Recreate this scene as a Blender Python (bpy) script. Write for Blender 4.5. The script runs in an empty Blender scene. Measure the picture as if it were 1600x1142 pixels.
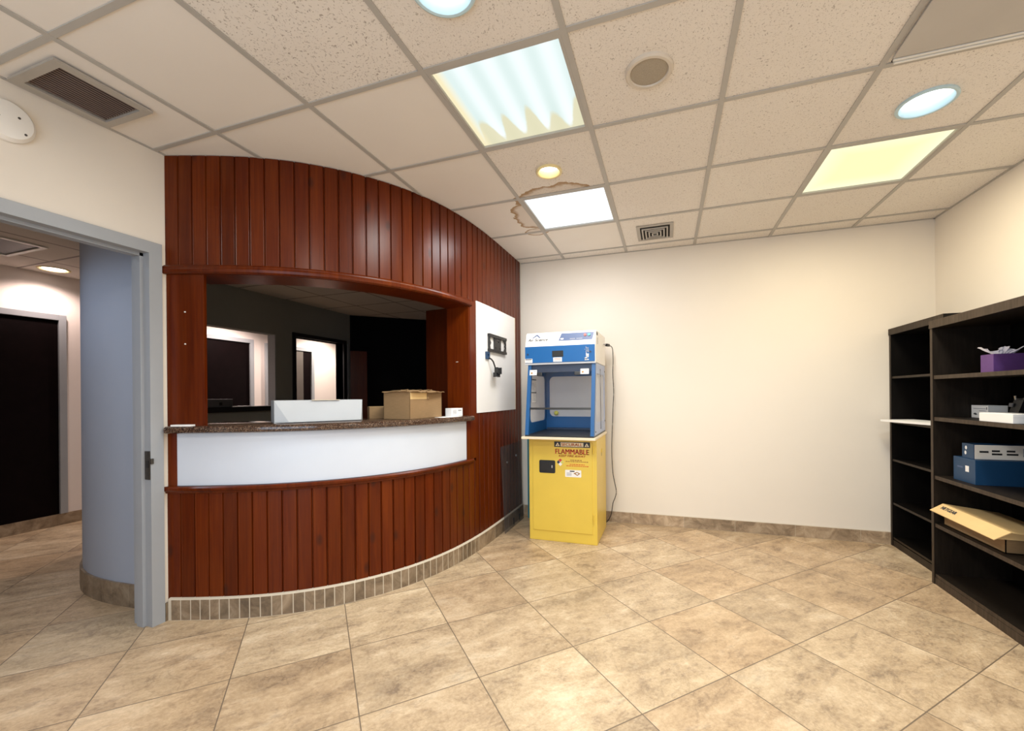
import bpy, bmesh, math, random
from mathutils import Vector, Matrix
random.seed(7)
S = bpy.context.scene
COL = S.collection
R = math.radians

# ------------------------------------------------------------------ camera, exposure, world, lights
cam = bpy.data.objects.new('camera', bpy.data.cameras.new('camera'))
COL.objects.link(cam)
cam.data.sensor_width = 36.0
cam.data.lens = 653.79 / 1600 * 36.0
cam.data.shift_x = (800 - 821.73) / 1600
cam.data.shift_y = (616.66 - 571) / 1600
cam.data.clip_start = 0.02
YAW, ROLL = 0.3239, -0.0092
cy_, sy_, cr_, sr_ = math.cos(YAW), math.sin(YAW), math.cos(ROLL), math.sin(ROLL)
right = Vector((cr_ * cy_, cr_ * sy_, sr_))
down = Vector((sr_ * cy_, sr_ * sy_, -cr_))
fwd = Vector((-sy_, cy_, 0))
cm = Matrix((right, -down, -fwd)).transposed().to_4x4()
cm.translation = Vector((2.184, -1.535, 1.2426))
cam.matrix_world = cm
S.camera = cam
S.view_settings.view_transform = 'Standard'
S.view_settings.look = 'None'
S.view_settings.gamma = 1.0
S.view_settings.use_curve_mapping = False
S.view_settings.exposure = 0.23
S.cycles.use_denoising = True
S.cycles.max_bounces = 8
S.cycles.diffuse_bounces = 5
S.cycles.sample_clamp_indirect = 6.0
W = bpy.data.worlds.new('world')
S.world = W
W.use_nodes = True
W.node_tree.nodes['Background'].inputs[0].default_value = (0.75, 0.87, 1.0, 1)
W.node_tree.nodes['Background'].inputs[1].default_value = 0.6

H = 2.605          # reception ceiling
HO = 2.46          # office and hallway ceiling
T = 0.61           # ceiling module


def area(name, loc, sx, sy, watt, color, rot=(0, 0, 0), spread=180):
    d = bpy.data.lights.new(name, 'AREA')
    d.shape = 'RECTANGLE'
    d.size, d.size_y, d.energy, d.color = sx, sy, watt, color
    d.spread = R(spread)
    o = bpy.data.objects.new(name, d)
    o.location, o.rotation_euler = loc, rot
    COL.objects.link(o)
    return o


def spot(name, loc, watt, color, angle=130, blend=0.6, radius=0.05):
    d = bpy.data.lights.new(name, 'SPOT')
    d.energy, d.color, d.spot_size, d.spot_blend, d.shadow_soft_size = watt, color, R(angle), blend, radius
    o = bpy.data.objects.new(name, d)
    o.location = loc
    COL.objects.link(o)
    return o


WARM, COOL, NEUT = (1.0, 0.78, 0.52), (0.82, 0.92, 1.0), (1.0, 0.93, 0.84)
area('fluorescent_glow', (1.525, 0.305, H - 0.012), 0.5, 0.5, 22, (0.93, 1.0, 0.97))
area('fluorescent_glow', (1.525, 1.525, H - 0.012), 0.5, 0.5, 15, (0.97, 0.98, 1.0))
area('fluorescent_glow', (3.355, 1.525, H - 0.012), 0.5, 0.5, 18, (1.0, 0.88, 0.62))
spot('downlight_glow', (1.515, 0.94, H - 0.02), 20, WARM, 140)
spot('downlight_glow', (3.36, 0.945, H - 0.02), 28, COOL, 140)
spot('downlight_glow', (1.49, -0.30, H - 0.02), 28, COOL, 140)
area('fluorescent_glow', (1.525, -1.525, H - 0.012), 0.5, 0.5, 24, NEUT)  # lamp of an unseen ceiling light, added to balance the room
area('fluorescent_glow', (3.355, -1.525, H - 0.012), 0.5, 0.5, 24, NEUT)  # second added lamp behind the camera, also out of view
area('added_daylight', (1.6, -3.2, 1.35), 2.4, 1.6, 40, (0.62, 0.80, 1.0), (R(90), 0, 0))  # stands in the unseen window, added for cool light from behind
spot('downlight_glow', (-3.25, 0.78, HO - 0.02), 34, (1.0, 0.80, 0.72), 150)
spot('downlight_glow', (-1.35, -0.75, HO - 0.02), 30, (0.70, 0.82, 1.0), 150)
spot('downlight_glow', (-2.95, 2.5, HO - 0.02), 90, (1.0, 0.82, 0.74), 150)
spot('downlight_glow', (-2.95, 4.1, HO - 0.02), 110, (1.0, 0.86, 0.74), 150)


# ------------------------------------------------------------------ materials
def new_mat(name):
    m = bpy.data.materials.new(name)
    m.use_nodes = True
    nt = m.node_tree
    return m, nt, nt.nodes['Principled BSDF']


def N(nt, typ, **kw):
    n = nt.nodes.new(typ)
    for k, v in kw.items():
        if k == 'ins':
            for a, b in v.items():
                if hasattr(b, 'is_linked'):
                    nt.links.new(b, n.inputs[a])
                else:
                    n.inputs[a].default_value = b
        else:
            setattr(n, k, v)
    return n


def math_(nt, op, a, b=None, c=None):
    n = nt.nodes.new('ShaderNodeMath')
    n.operation = op
    for i, v in enumerate((a, b, c)):
        if v is None:
            continue
        if hasattr(v, 'is_linked'):
            nt.links.new(v, n.inputs[i])
        else:
            n.inputs[i].default_value = v
    return n.outputs[0]


def ramp(nt, fac, stops, interp='LINEAR'):
    n = nt.nodes.new('ShaderNodeValToRGB')
    n.color_ramp.interpolation = interp
    e = n.color_ramp.elements
    while len(e) < len(stops):
        e.new(0.5)
    for el, (p, c) in zip(e, stops):
        el.position = p
        el.color = (*c, 1) if len(c) == 3 else c
    nt.links.new(fac, n.inputs[0])
    return n.outputs[0]


def mixc(nt, fac, a, b, mode='MIX'):
    n = nt.nodes.new('ShaderNodeMix')
    n.data_type = 'RGBA'
    n.blend_type = mode
    for i, v in ((0, fac), (6, a), (7, b)):
        if hasattr(v, 'is_linked'):
            nt.links.new(v, n.inputs[i])
        elif i == 0:
            n.inputs[0].default_value = v
        else:
            n.inputs[i].default_value = (*v, 1)
    return n.outputs[2]


def objco(nt):
    return nt.nodes.new('ShaderNodeTexCoord').outputs['Object']


def noise(nt, vec, scale, detail=4, rough=0.55, dist=0.0):
    n = N(nt, 'ShaderNodeTexNoise', ins={'Scale': scale, 'Detail': detail, 'Roughness': rough, 'Distortion': dist})
    if vec is not None:
        nt.links.new(vec, n.inputs['Vector'])
    return n.outputs['Fac']


def stretch(nt, vec, s):
    n = N(nt, 'ShaderNodeVectorMath', operation='MULTIPLY')
    nt.links.new(vec, n.inputs[0])
    n.inputs[1].default_value = s
    return n.outputs[0]


def bump(nt, bsdf, h, strength=0.2, dist=0.01):
    n = N(nt, 'ShaderNodeBump', ins={'Strength': strength, 'Distance': dist, 'Height': h})
    nt.links.new(n.outputs[0], bsdf.inputs['Normal'])


def plain(name, col, rough=0.5, metal=0.0, var=0.06, scale=6.0, spec=0.5, bumpy=0.0, bscale=120, coat=0.0):
    m, nt, b = new_mat(name)
    v = noise(nt, objco(nt), scale)
    d = tuple(max(0, c * (1 - var)) for c in col)
    u = tuple(min(1, c * (1 + var)) for c in col)
    nt.links.new(ramp(nt, v, [(0.3, d), (0.7, u)]), b.inputs['Base Color'])
    b.inputs['Roughness'].default_value = rough
    b.inputs['Metallic'].default_value = metal
    b.inputs['Specular IOR Level'].default_value = spec
    b.inputs['Coat Weight'].default_value = coat
    if bumpy:
        bump(nt, b, noise(nt, objco(nt), bscale, 3), bumpy, 0.004)
    return m


def emit(name, col, strength):
    m = bpy.data.materials.new(name)
    m.use_nodes = True
    nt = m.node_tree
    nt.nodes.clear()
    e = N(nt, 'ShaderNodeEmission', ins={'Color': (*col, 1), 'Strength': strength})
    o = nt.nodes.new('ShaderNodeOutputMaterial')
    nt.links.new(e.outputs[0], o.inputs[0])
    return m


def clear_plastic(name, col, through, rough=0.05):
    m = bpy.data.materials.new(name)
    m.use_nodes = True
    nt = m.node_tree
    nt.nodes.clear()
    t = N(nt, 'ShaderNodeBsdfTransparent', ins={'Color': (*[c * through for c in col], 1)})
    g = N(nt, 'ShaderNodeBsdfGlossy', ins={'Color': (0.9, 0.9, 0.9, 1), 'Roughness': rough})
    lw = N(nt, 'ShaderNodeLayerWeight', ins={'Blend': 0.5})
    f = math_(nt, 'MULTIPLY_ADD', math_(nt, 'POWER', lw.outputs['Facing'], 4.0), 0.30, 0.025)
    x = nt.nodes.new('ShaderNodeMixShader')
    nt.links.new(f, x.inputs[0])
    nt.links.new(t.outputs[0], x.inputs[1])
    nt.links.new(g.outputs[0], x.inputs[2])
    o = nt.nodes.new('ShaderNodeOutputMaterial')
    nt.links.new(x.outputs[0], o.inputs[0])
    return m


M = {}
M['wall'] = plain('wall_paint', (0.775, 0.71, 0.625), 0.75, var=0.015, scale=1.5, bumpy=0.06, bscale=180)
M['hallwall'] = plain('hall_paint', (0.78, 0.70, 0.66), 0.75, var=0.015, scale=1.5, bumpy=0.06, bscale=180)
M['blue_gray'] = plain('blue_gray_paint', (0.37, 0.40, 0.475), 0.7, var=0.03, scale=1.5)
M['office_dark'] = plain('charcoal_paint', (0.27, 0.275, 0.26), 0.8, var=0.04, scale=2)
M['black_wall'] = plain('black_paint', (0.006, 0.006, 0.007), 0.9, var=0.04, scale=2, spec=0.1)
M['white_paint'] = plain('white_panel_paint', (0.80, 0.80, 0.80), 0.45, var=0.02, scale=3)
M['fascia'] = plain('fascia_paint', (0.60, 0.65, 0.74), 0.4, var=0.02, scale=3)
M['carton_white'] = plain('carton_white', (0.47, 0.49, 0.515), 0.5, var=0.03)
M['frame_gray'] = plain('door_frame_gray', (0.33, 0.345, 0.37), 0.42, var=0.03, scale=4)
M['black_frame'] = plain('black_door_frame', (0.012, 0.011, 0.012), 0.5)
M['dark_door'] = plain('dark_door_leaf', (0.0045, 0.0022, 0.0024), 0.6, var=0.2, scale=9, spec=0.05)
M['tbar'] = plain('tbar_metal', (0.44, 0.42, 0.39), 0.5, var=0.02)
M['fixture'] = plain('fixture_white', (0.78, 0.78, 0.76), 0.4, var=0.02)
M['grille'] = plain('grille_metal', (0.42, 0.39, 0.35), 0.45, var=0.05, metal=0.2)
M['slat'] = plain('slat_brown', (0.17, 0.12, 0.105), 0.5)
M['dark_void'] = plain('duct_void', (0.01, 0.008, 0.008), 0.9)
M['speaker_mesh'] = plain('speaker_mesh', (0.36, 0.31, 0.24), 0.6, var=0.15, scale=300)
M['speaker_rim'] = plain('speaker_rim', (0.62, 0.56, 0.48), 0.5)
M['ac_panel'] = plain('air_panel', (0.50, 0.47, 0.435), 0.6, var=0.04, scale=3)
M['plastic_white'] = plain('white_plastic', (0.82, 0.79, 0.74), 0.35, var=0.02)
M['metal'] = plain('steel', (0.6, 0.6, 0.6), 0.3, metal=1.0)
M['dark_metal'] = plain('dark_metal', (0.10, 0.09, 0.08), 0.4, metal=0.8, var=0.2, scale=60)
M['black'] = plain('black_plastic', (0.012, 0.012, 0.013), 0.4)
M['yellow'] = plain('cabinet_yellow', (0.74, 0.53, 0.075), 0.33, var=0.03, scale=5)
M['cream_board'] = plain('cream_laminate', (0.80, 0.68, 0.50), 0.5, var=0.05)
M['hood_white'] = plain('hood_white', (0.86, 0.84, 0.80), 0.3, var=0.01)
M['hood_blue'] = plain('hood_blue', (0.0, 0.10, 0.33), 0.38, var=0.03)
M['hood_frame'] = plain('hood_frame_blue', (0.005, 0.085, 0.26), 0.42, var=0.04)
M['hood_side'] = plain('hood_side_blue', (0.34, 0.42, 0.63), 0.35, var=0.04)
M['hood_dark'] = plain('hood_dark_blue', (0.02, 0.04, 0.09), 0.4)
M['slate'] = plain('slate_blue', (0.075, 0.115, 0.23), 0.4)
M['outlet_blue'] = plain('outlet_blue', (0.01, 0.05, 0.13), 0.4)
M['red_ink'] = plain('red_ink', (0.55, 0.05, 0.02), 0.5)
M['orange_ink'] = plain('orange_ink', (0.65, 0.15, 0.02), 0.5)
M['brown_ink'] = plain('brown_ink', (0.35, 0.16, 0.03), 0.5)
M['ink'] = plain('dark_ink', (0.03, 0.035, 0.05), 0.5)
M['gray_ink'] = plain('gray_ink', (0.35, 0.36, 0.4), 0.5)
M['paper'] = plain('paper_white', (0.84, 0.83, 0.82), 0.6, var=0.02)
M['cream'] = plain('cream_sticker', (0.80, 0.70, 0.50), 0.5)
M['teal_led'] = plain('teal_button', (0.05, 0.45, 0.42), 0.3)
M['red_btn'] = plain('red_button', (0.65, 0.10, 0.08), 0.3)
M['spongy'] = plain('yellow_plug', (0.62, 0.58, 0.12), 0.7, var=0.1, scale=60)
M['teal'] = plain('teal_board', (0.02, 0.16, 0.20), 0.5)
M['purple'] = plain('purple_card', (0.13, 0.05, 0.20), 0.5, var=0.08, scale=30)
M['tissue'] = plain('tissue', (0.80, 0.75, 0.78), 0.9)
M['blue_card'] = plain('navy_card', (0.007, 0.045, 0.115), 0.45, var=0.05)
M['pale_card'] = plain('pale_card', (0.82, 0.76, 0.68), 0.5, var=0.04)
M['gray_box'] = plain('gray_plastic', (0.10, 0.10, 0.11), 0.5)
M['acrylic'] = clear_plastic('clear_acrylic', (1.0, 1.0, 1.0), 0.992)


def mat_frosted(name='hazy_acrylic', col=(0.86, 0.87, 0.92, 1), amt=0.42):
    m = bpy.data.materials.new(name)
    m.use_nodes = True
    nt = m.node_tree
    nt.nodes.clear()
    t = N(nt, 'ShaderNodeBsdfTransparent', ins={'Color': (0.97, 0.98, 1.0, 1)})
    d = N(nt, 'ShaderNodeBsdfDiffuse', ins={'Color': col})
    x = N(nt, 'ShaderNodeMixShader', ins={0: amt})
    nt.links.new(t.outputs[0], x.inputs[1])
    nt.links.new(d.outputs[0], x.inputs[2])
    o = nt.nodes.new('ShaderNodeOutputMaterial')
    nt.links.new(x.outputs[0], o.inputs[0])
    return m


M['hazy'] = mat_frosted()
M['smoked'] = mat_frosted('smoked_acrylic', (0.13, 0.12, 0.12, 1), 0.26)


def mat_cardboard():
    m, nt, b = new_mat('cardboard')
    c = objco(nt)
    a = noise(nt, stretch(nt, c, (3, 3, 40)), 8, 3)
    e = noise(nt, c, 5, 3)
    col = mixc(nt, 0.4, ramp(nt, a, [(0.3, (0.22, 0.132, 0.058)), (0.7, (0.29, 0.178, 0.083))]), ramp(nt, e, [(0.3, (0.22, 0.135, 0.06)), (0.7, (0.30, 0.186, 0.088))]))
    nt.links.new(col, b.inputs['Base Color'])
    b.inputs['Roughness'].default_value = 0.8
    return m


def mat_pale_cardboard():
    m = plain('pale_cardboard', (0.72, 0.50, 0.23), 0.7, var=0.05, scale=10)
    return m


M['cardboard'] = mat_cardboard()
M['card_pale'] = mat_pale_cardboard()


def mat_floor():
    m, nt, b = new_mat('travertine_floor')
    c = objco(nt)
    sp = N(nt, 'ShaderNodeSeparateXYZ')
    nt.links.new(c, sp.inputs[0])
    y = math_(nt, 'SUBTRACT', sp.outputs[1], 0.143)
    k = 1 / (2 * 0.3475)
    u = math_(nt, 'MULTIPLY', math_(nt, 'ADD', sp.outputs[0], y), k)
    v = math_(nt, 'MULTIPLY', math_(nt, 'SUBTRACT', sp.outputs[0], y), k)
    iu, iv = math_(nt, 'FLOOR', u), math_(nt, 'FLOOR', v)
    fu, fv = math_(nt, 'FRACT', u), math_(nt, 'FRACT', v)
    eu = math_(nt, 'MINIMUM', fu, math_(nt, 'SUBTRACT', 1.0, fu))
    ev = math_(nt, 'MINIMUM', fv, math_(nt, 'SUBTRACT', 1.0, fv))
    edge = math_(nt, 'MULTIPLY', math_(nt, 'MINIMUM', eu, ev), 0.4914)
    idv = N(nt, 'ShaderNodeCombineXYZ')
    nt.links.new(iu, idv.inputs[0])
    nt.links.new(iv, idv.inputs[1])
    wn = N(nt, 'ShaderNodeTexWhiteNoise', noise_dimensions='2D')
    nt.links.new(idv.outputs[0], wn.inputs['Vector'])
    off = N(nt, 'ShaderNodeVectorMath', operation='MULTIPLY_ADD')
    nt.links.new(wn.outputs['Color'], off.inputs[0])
    off.inputs[1].default_value = (9, 9, 9)
    loc = N(nt, 'ShaderNodeCombineXYZ')
    nt.links.new(u, loc.inputs[0])
    nt.links.new(v, loc.inputs[1])
    nt.links.new(loc.outputs[0], off.inputs[2])
    pv = off.outputs[0]
    n1 = noise(nt, stretch(nt, pv, (1.0, 1.7, 1.0)), 1.35, 10, 0.72, 0.25)
    n2 = noise(nt, stretch(nt, pv, (1.6, 3.2, 1.0)), 2.4, 10, 0.78, 0.5)
    n3 = noise(nt, pv, 34, 6, 0.75)
    base = ramp(nt, n1, [(0.36, (0.20, 0.14, 0.088)), (0.46, (0.41, 0.30, 0.185)), (0.54, (0.56, 0.425, 0.275)), (0.64, (0.80, 0.67, 0.49))])
    vein = ramp(nt, n2, [(0.39, (0.15, 0.10, 0.066)), (0.45, (0.43, 0.315, 0.195)), (0.57, (0.57, 0.435, 0.275)), (0.67, (0.80, 0.67, 0.49))])
    col = mixc(nt, 0.45, base, vein)
    col = mixc(nt, 0.2, col, ramp(nt, n3, [(0.38, (0.22, 0.16, 0.11)), (0.62, (0.72, 0.61, 0.48))]))
    n4 = noise(nt, pv, 1.9, 7, 0.6, 0.9)
    ridge = math_(nt, 'ABSOLUTE', math_(nt, 'SUBTRACT', n4, 0.5))
    crack = math_(nt, 'MULTIPLY', ramp(nt, ridge, [(0.0, (1, 1, 1)), (0.016, (0, 0, 0))]), ramp(nt, n1, [(0.40, (1, 1, 1)), (0.58, (0, 0, 0))]))
    col = mixc(nt, math_(nt, 'MULTIPLY', crack, 0.45), col, (0.17, 0.115, 0.075))
    tv = ramp(nt, wn.outputs['Value'], [(0, (0.84, 0.80, 0.76)), (0.35, (1.0, 0.93, 0.86)), (0.65, (0.95, 0.935, 0.915)), (1, (1.08, 1.07, 1.04))])
    col = mixc(nt, 1.0, col, tv, 'MULTIPLY')
    g = math_(nt, 'LESS_THAN', edge, 0.0024)
    col = mixc(nt, g, col, (0.17, 0.125, 0.085))
    nt.links.new(col, b.inputs['Base Color'])
    rr = math_(nt, 'MULTIPLY_ADD', n2, 0.25, 0.28)
    nt.links.new(rr, b.inputs['Roughness'])
    b.inputs['Specular IOR Level'].default_value = 0.4
    hgt = math_(nt, 'MULTIPLY', math_(nt, 'MINIMUM', math_(nt, 'DIVIDE', edge, 0.006), 1.0), 1.0)
    bump(nt, b, math_(nt, 'ADD', hgt, math_(nt, 'MULTIPLY', n2, 0.15)), 0.25, 0.003)
    return m


M['floor'] = mat_floor()


def mat_base_tile(name='baseboard_tile', g=1.0):
    m, nt, b = new_mat(name)
    c = objco(nt)
    oi = N(nt, 'ShaderNodeAttribute', attribute_name='tile')
    n1 = noise(nt, c, 9, 8, 0.68, 0.8)
    col = ramp(nt, n1, [(0.36, (0.14 * g, 0.10 * g, 0.066 * g)), (0.5, (0.225 * g, 0.165 * g, 0.11 * g)), (0.64, (0.31 * g, 0.24 * g, 0.17 * g))])
    col = mixc(nt, 1.0, col, ramp(nt, oi.outputs['Fac'], [(0, (0.78, 0.77, 0.74)), (1, (1.18, 1.16, 1.12))]), 'MULTIPLY')
    nt.links.new(col, b.inputs['Base Color'])
    b.inputs['Roughness'].default_value = 0.5
    return m


M['base_tile'] = mat_base_tile()
M['base_tile_light'] = mat_base_tile('baseboard_tile_light', 1.6)
M['grout'] = plain('pale_grout', (0.55, 0.48, 0.38), 0.9)
PITCH, G0 = 0.0778, 0.005


def mat_wood(name, uv=True, dark=1.0, knots=True):
    m, nt, b = new_mat(name)
    if uv:
        c = nt.nodes.new('ShaderNodeTexCoord').outputs['UV']
    else:
        c0 = objco(nt)
        s = N(nt, 'ShaderNodeSeparateXYZ')
        nt.links.new(c0, s.inputs[0])
        cc = N(nt, 'ShaderNodeCombineXYZ')
        nt.links.new(math_(nt, 'MULTIPLY_ADD', math_(nt, 'ADD', s.outputs[0], s.outputs[1]), 1.0, 0.0), cc.inputs[0])
        nt.links.new(s.outputs[2], cc.inputs[1])
        c = cc.outputs[0]
    sp = N(nt, 'ShaderNodeSeparateXYZ')
    nt.links.new(c, sp.inputs[0])
    q = math_(nt, 'FLOOR', math_(nt, 'DIVIDE', math_(nt, 'SUBTRACT', sp.outputs[0], G0), PITCH)) if uv else 3.0
    wn = N(nt, 'ShaderNodeTexWhiteNoise', noise_dimensions='1D')
    if uv:
        nt.links.new(q, wn.inputs['W'])
    else:
        wn.inputs['W'].default_value = 3
    off = N(nt, 'ShaderNodeVectorMath', operation='MULTIPLY_ADD')
    nt.links.new(wn.outputs['Color'], off.inputs[0])
    off.inputs[1].default_value = (5, 5, 5)
    nt.links.new(c, off.inputs[2])
    g = noise(nt, stretch(nt, off.outputs[0], (60, 2.2, 1)), 1.0, 6, 0.6, 0.6)
    lo = noise(nt, stretch(nt, off.outputs[0], (8, 1.3, 1)), 1.0, 3)
    col = ramp(nt, g, [(0.25, (0.060 * dark, 0.0055 * dark, 0.0008 * dark)), (0.5, (0.115 * dark, 0.0165 * dark, 0.0012 * dark)), (0.78, (0.18 * dark, 0.034 * dark, 0.003 * dark))])
    col = mixc(nt, 0.35, col, ramp(nt, lo, [(0.3, (0.085 * dark, 0.008 * dark, 0.001 * dark)), (0.7, (0.165 * dark, 0.029 * dark, 0.002 * dark))]))
    col = mixc(nt, 1.0, col, ramp(nt, wn.outputs['Value'], [(0, (0.80, 0.78, 0.76)), (1, (1.12, 1.15, 1.12))]), 'MULTIPLY')
    if knots:
        vo = N(nt, 'ShaderNodeTexVoronoi', voronoi_dimensions='2D', ins={'Scale': 1.0, 'Randomness': 1.0})
        nt.links.new(stretch(nt, c, (6.5, 3.0, 1)), vo.inputs['Vector'])
        se = N(nt, 'ShaderNodeSeparateColor')
        nt.links.new(vo.outputs['Color'], se.inputs[0])
        on = math_(nt, 'LESS_THAN', se.outputs[0], 0.42)
        kn = ramp(nt, vo.outputs['Distance'], [(0.03, (1, 1, 1)), (0.075, (0.7, 0.7, 0.7)), (0.13, (0, 0, 0))])
        col = mixc(nt, math_(nt, 'MULTIPLY', math_(nt, 'MULTIPLY', on, kn), 0.75), col, (0.045 * dark, 0.010 * dark, 0.005 * dark))
    nt.links.new(col, b.inputs['Base Color'])
    b.inputs['Roughness'].default_value = 0.30
    b.inputs['Specular IOR Level'].default_value = 0.22
    bump(nt, b, g, 0.12, 0.002)
    return m


M['wood'] = mat_wood('red_stained_pine', True, 0.86)
M['wood_plain'] = mat_wood('red_stained_board', True, 0.86, False)
M['wood_shaded'] = mat_wood('shade_darkened_lining', False, 0.30, False)  # same red wood, darkened to carry the shade deep in the opening
M['wood_box'] = mat_wood('red_stained_lining', False, 0.9, False)


def mat_granite():
    m, nt, b = new_mat('brown_granite')
    c = objco(nt)
    vo = N(nt, 'ShaderNodeTexVoronoi', ins={'Scale': 250.0})
    nt.links.new(c, vo.inputs['Vector'])
    se = N(nt, 'ShaderNodeSeparateColor')
    nt.links.new(vo.outputs['Color'], se.inputs[0])
    col = ramp(nt, se.outputs[0], [(0.0, (0.018, 0.012, 0.010)), (0.45, (0.05, 0.025, 0.016)), (0.75, (0.10, 0.054, 0.034)), (0.97, (0.21, 0.145, 0.10))])
    nt.links.new(col, b.inputs['Base Color'])
    b.inputs['Roughness'].default_value = 0.12
    return m


M['granite'] = mat_granite()


def mat_bookcase(name, lo):
    m, nt, b = new_mat(name)
    c = objco(nt)
    g = noise(nt, stretch(nt, c, (14, 14, 1.5)), 4, 5, 0.6, 0.5)
    nt.links.new(ramp(nt, g, [(0.3, (lo * 0.5, lo * 0.33, lo * 0.22)), (0.7, (lo, lo * .72, lo * .5))]), b.inputs['Base Color'])
    b.inputs['Roughness'].default_value = 0.5
    b.inputs['Specular IOR Level'].default_value = 0.18
    return m


M['walnut'] = mat_bookcase('dark_walnut_laminate', 0.018)
M['black_laminate'] = mat_bookcase('black_laminate', 0.0045)
M['black_edge'] = mat_bookcase('black_edge_band', 0.045)
M['walnut_edge'] = mat_bookcase('walnut_edge_band', 0.075)


def stain_nodes(nt, c, col, cx, cy, rx, ry, seed):
    sp = N(nt, 'ShaderNodeSeparateXYZ')
    nt.links.new(c, sp.inputs[0])
    dx = math_(nt, 'DIVIDE', math_(nt, 'SUBTRACT', sp.outputs[0], cx), rx)
    dy = math_(nt, 'DIVIDE', math_(nt, 'SUBTRACT', sp.outputs[1], cy), ry)
    d = math_(nt, 'SQRT', math_(nt, 'ADD', math_(nt, 'MULTIPLY', dx, dx), math_(nt, 'MULTIPLY', dy, dy)))
    nz = noise(nt, N(nt, 'ShaderNodeVectorMath', operation='ADD', ins={0: c, 1: (seed, seed, 0)}).outputs[0], 7, 4)
    d = math_(nt, 'ADD', d, math_(nt, 'MULTIPLY', math_(nt, 'SUBTRACT', nz, 0.5), 0.9))
    f = ramp(nt, d, [(0.0, (0.14,) * 3), (0.75, (0.20,) * 3), (0.93, (0.95,) * 3), (0.99, (0.9,) * 3), (1.0, (0, 0, 0))])
    return mixc(nt, f, col, (0.36, 0.22, 0.10))


def mat_tile(name, kind):
    m, nt, b = new_mat(name)
    c = objco(nt)
    base = noise(nt, c, 1.3, 3)
    col = ramp(nt, base, [(0.3, (0.77, 0.72, 0.665)), (0.7, (0.81, 0.765, 0.71))])
    hgt = noise(nt, c, 90, 3)
    st = 0.08
    if kind != 'smooth':
        k, amt = (1.0, 0.66) if kind == 'worm' else (1.55, 0.55)
        wv = N(nt, 'ShaderNodeTexNoise', ins={'Scale': 6.0, 'Detail': 2.0})
        nt.links.new(c, wv.inputs['Vector'])
        w = N(nt, 'ShaderNodeVectorMath', operation='MULTIPLY_ADD')
        nt.links.new(wv.outputs['Color'], w.inputs[0])
        w.inputs[1].default_value = (0.10, 0.10, 0)
        nt.links.new(c, w.inputs[2])
        h1 = noise(nt, w.outputs[0], 95 * k, 2.5, 0.6, 0.8)
        h2 = noise(nt, stretch(nt, w.outputs[0], (1, 0.6, 1)), 160 * k, 2, 0.5)
        f1 = ramp(nt, h1, [(0.355, (1, 1, 1)), (0.395, (0, 0, 0))])
        f2 = ramp(nt, h2, [(0.30, (0.8, 0.8, 0.8)), (0.35, (0, 0, 0))])
        f = math_(nt, 'MAXIMUM', f1, f2)
        col = mixc(nt, math_(nt, 'MULTIPLY', f, amt), col, (0.24, 0.19, 0.15))
        hgt = math_(nt, 'SUBTRACT', 1.0, f)
        st = 0.3
    for sx in ((1.47, 1.26, 0.30, 0.155, 1.3), (1.23, 1.53, 0.165, 0.24, 4.1), (1.16, 1.83, 0.10, 0.07, 7.7)):
        col = stain_nodes(nt, c, col, *sx)
    nt.links.new(col, b.inputs['Base Color'])
    b.inputs['Roughness'].default_value = 0.85
    bump(nt, b, hgt, st, 0.004)
    return m


M['tile_smooth'] = mat_tile('ceiling_tile_smooth', 'smooth')
M['tile_fissured'] = mat_tile('ceiling_tile_fissured', 'fissured')


def mat_office_ceiling():
    m, nt, b = new_mat('office_ceiling_tile')
    c = objco(nt)
    sp = N(nt, 'ShaderNodeSeparateXYZ')
    nt.links.new(c, sp.inputs[0])
    fx = math_(nt, 'FRACT', math_(nt, 'DIVIDE', math_(nt, 'ADD', sp.outputs[0], 1.15), T))
    fy = math_(nt, 'FRACT', math_(nt, 'DIVIDE', math_(nt, 'SUBTRACT', sp.outputs[1], 2.47), T))
    e = math_(nt, 'MINIMUM', math_(nt, 'MINIMUM', fx, math_(nt, 'SUBTRACT', 1.0, fx)), math_(nt, 'MINIMUM', fy, math_(nt, 'SUBTRACT', 1.0, fy)))
    g = math_(nt, 'LESS_THAN', e, 0.018)
    col = mixc(nt, g, (0.62, 0.57, 0.52), (0.26, 0.23, 0.21))
    nt.links.new(col, b.inputs['Base Color'])
    b.inputs['Roughness'].default_value = 0.85
    bump(nt, b, math_(nt, 'SUBTRACT', 1.0, g), 0.3, 0.004)
    return m


M['office_ceiling'] = mat_office_ceiling()


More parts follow.
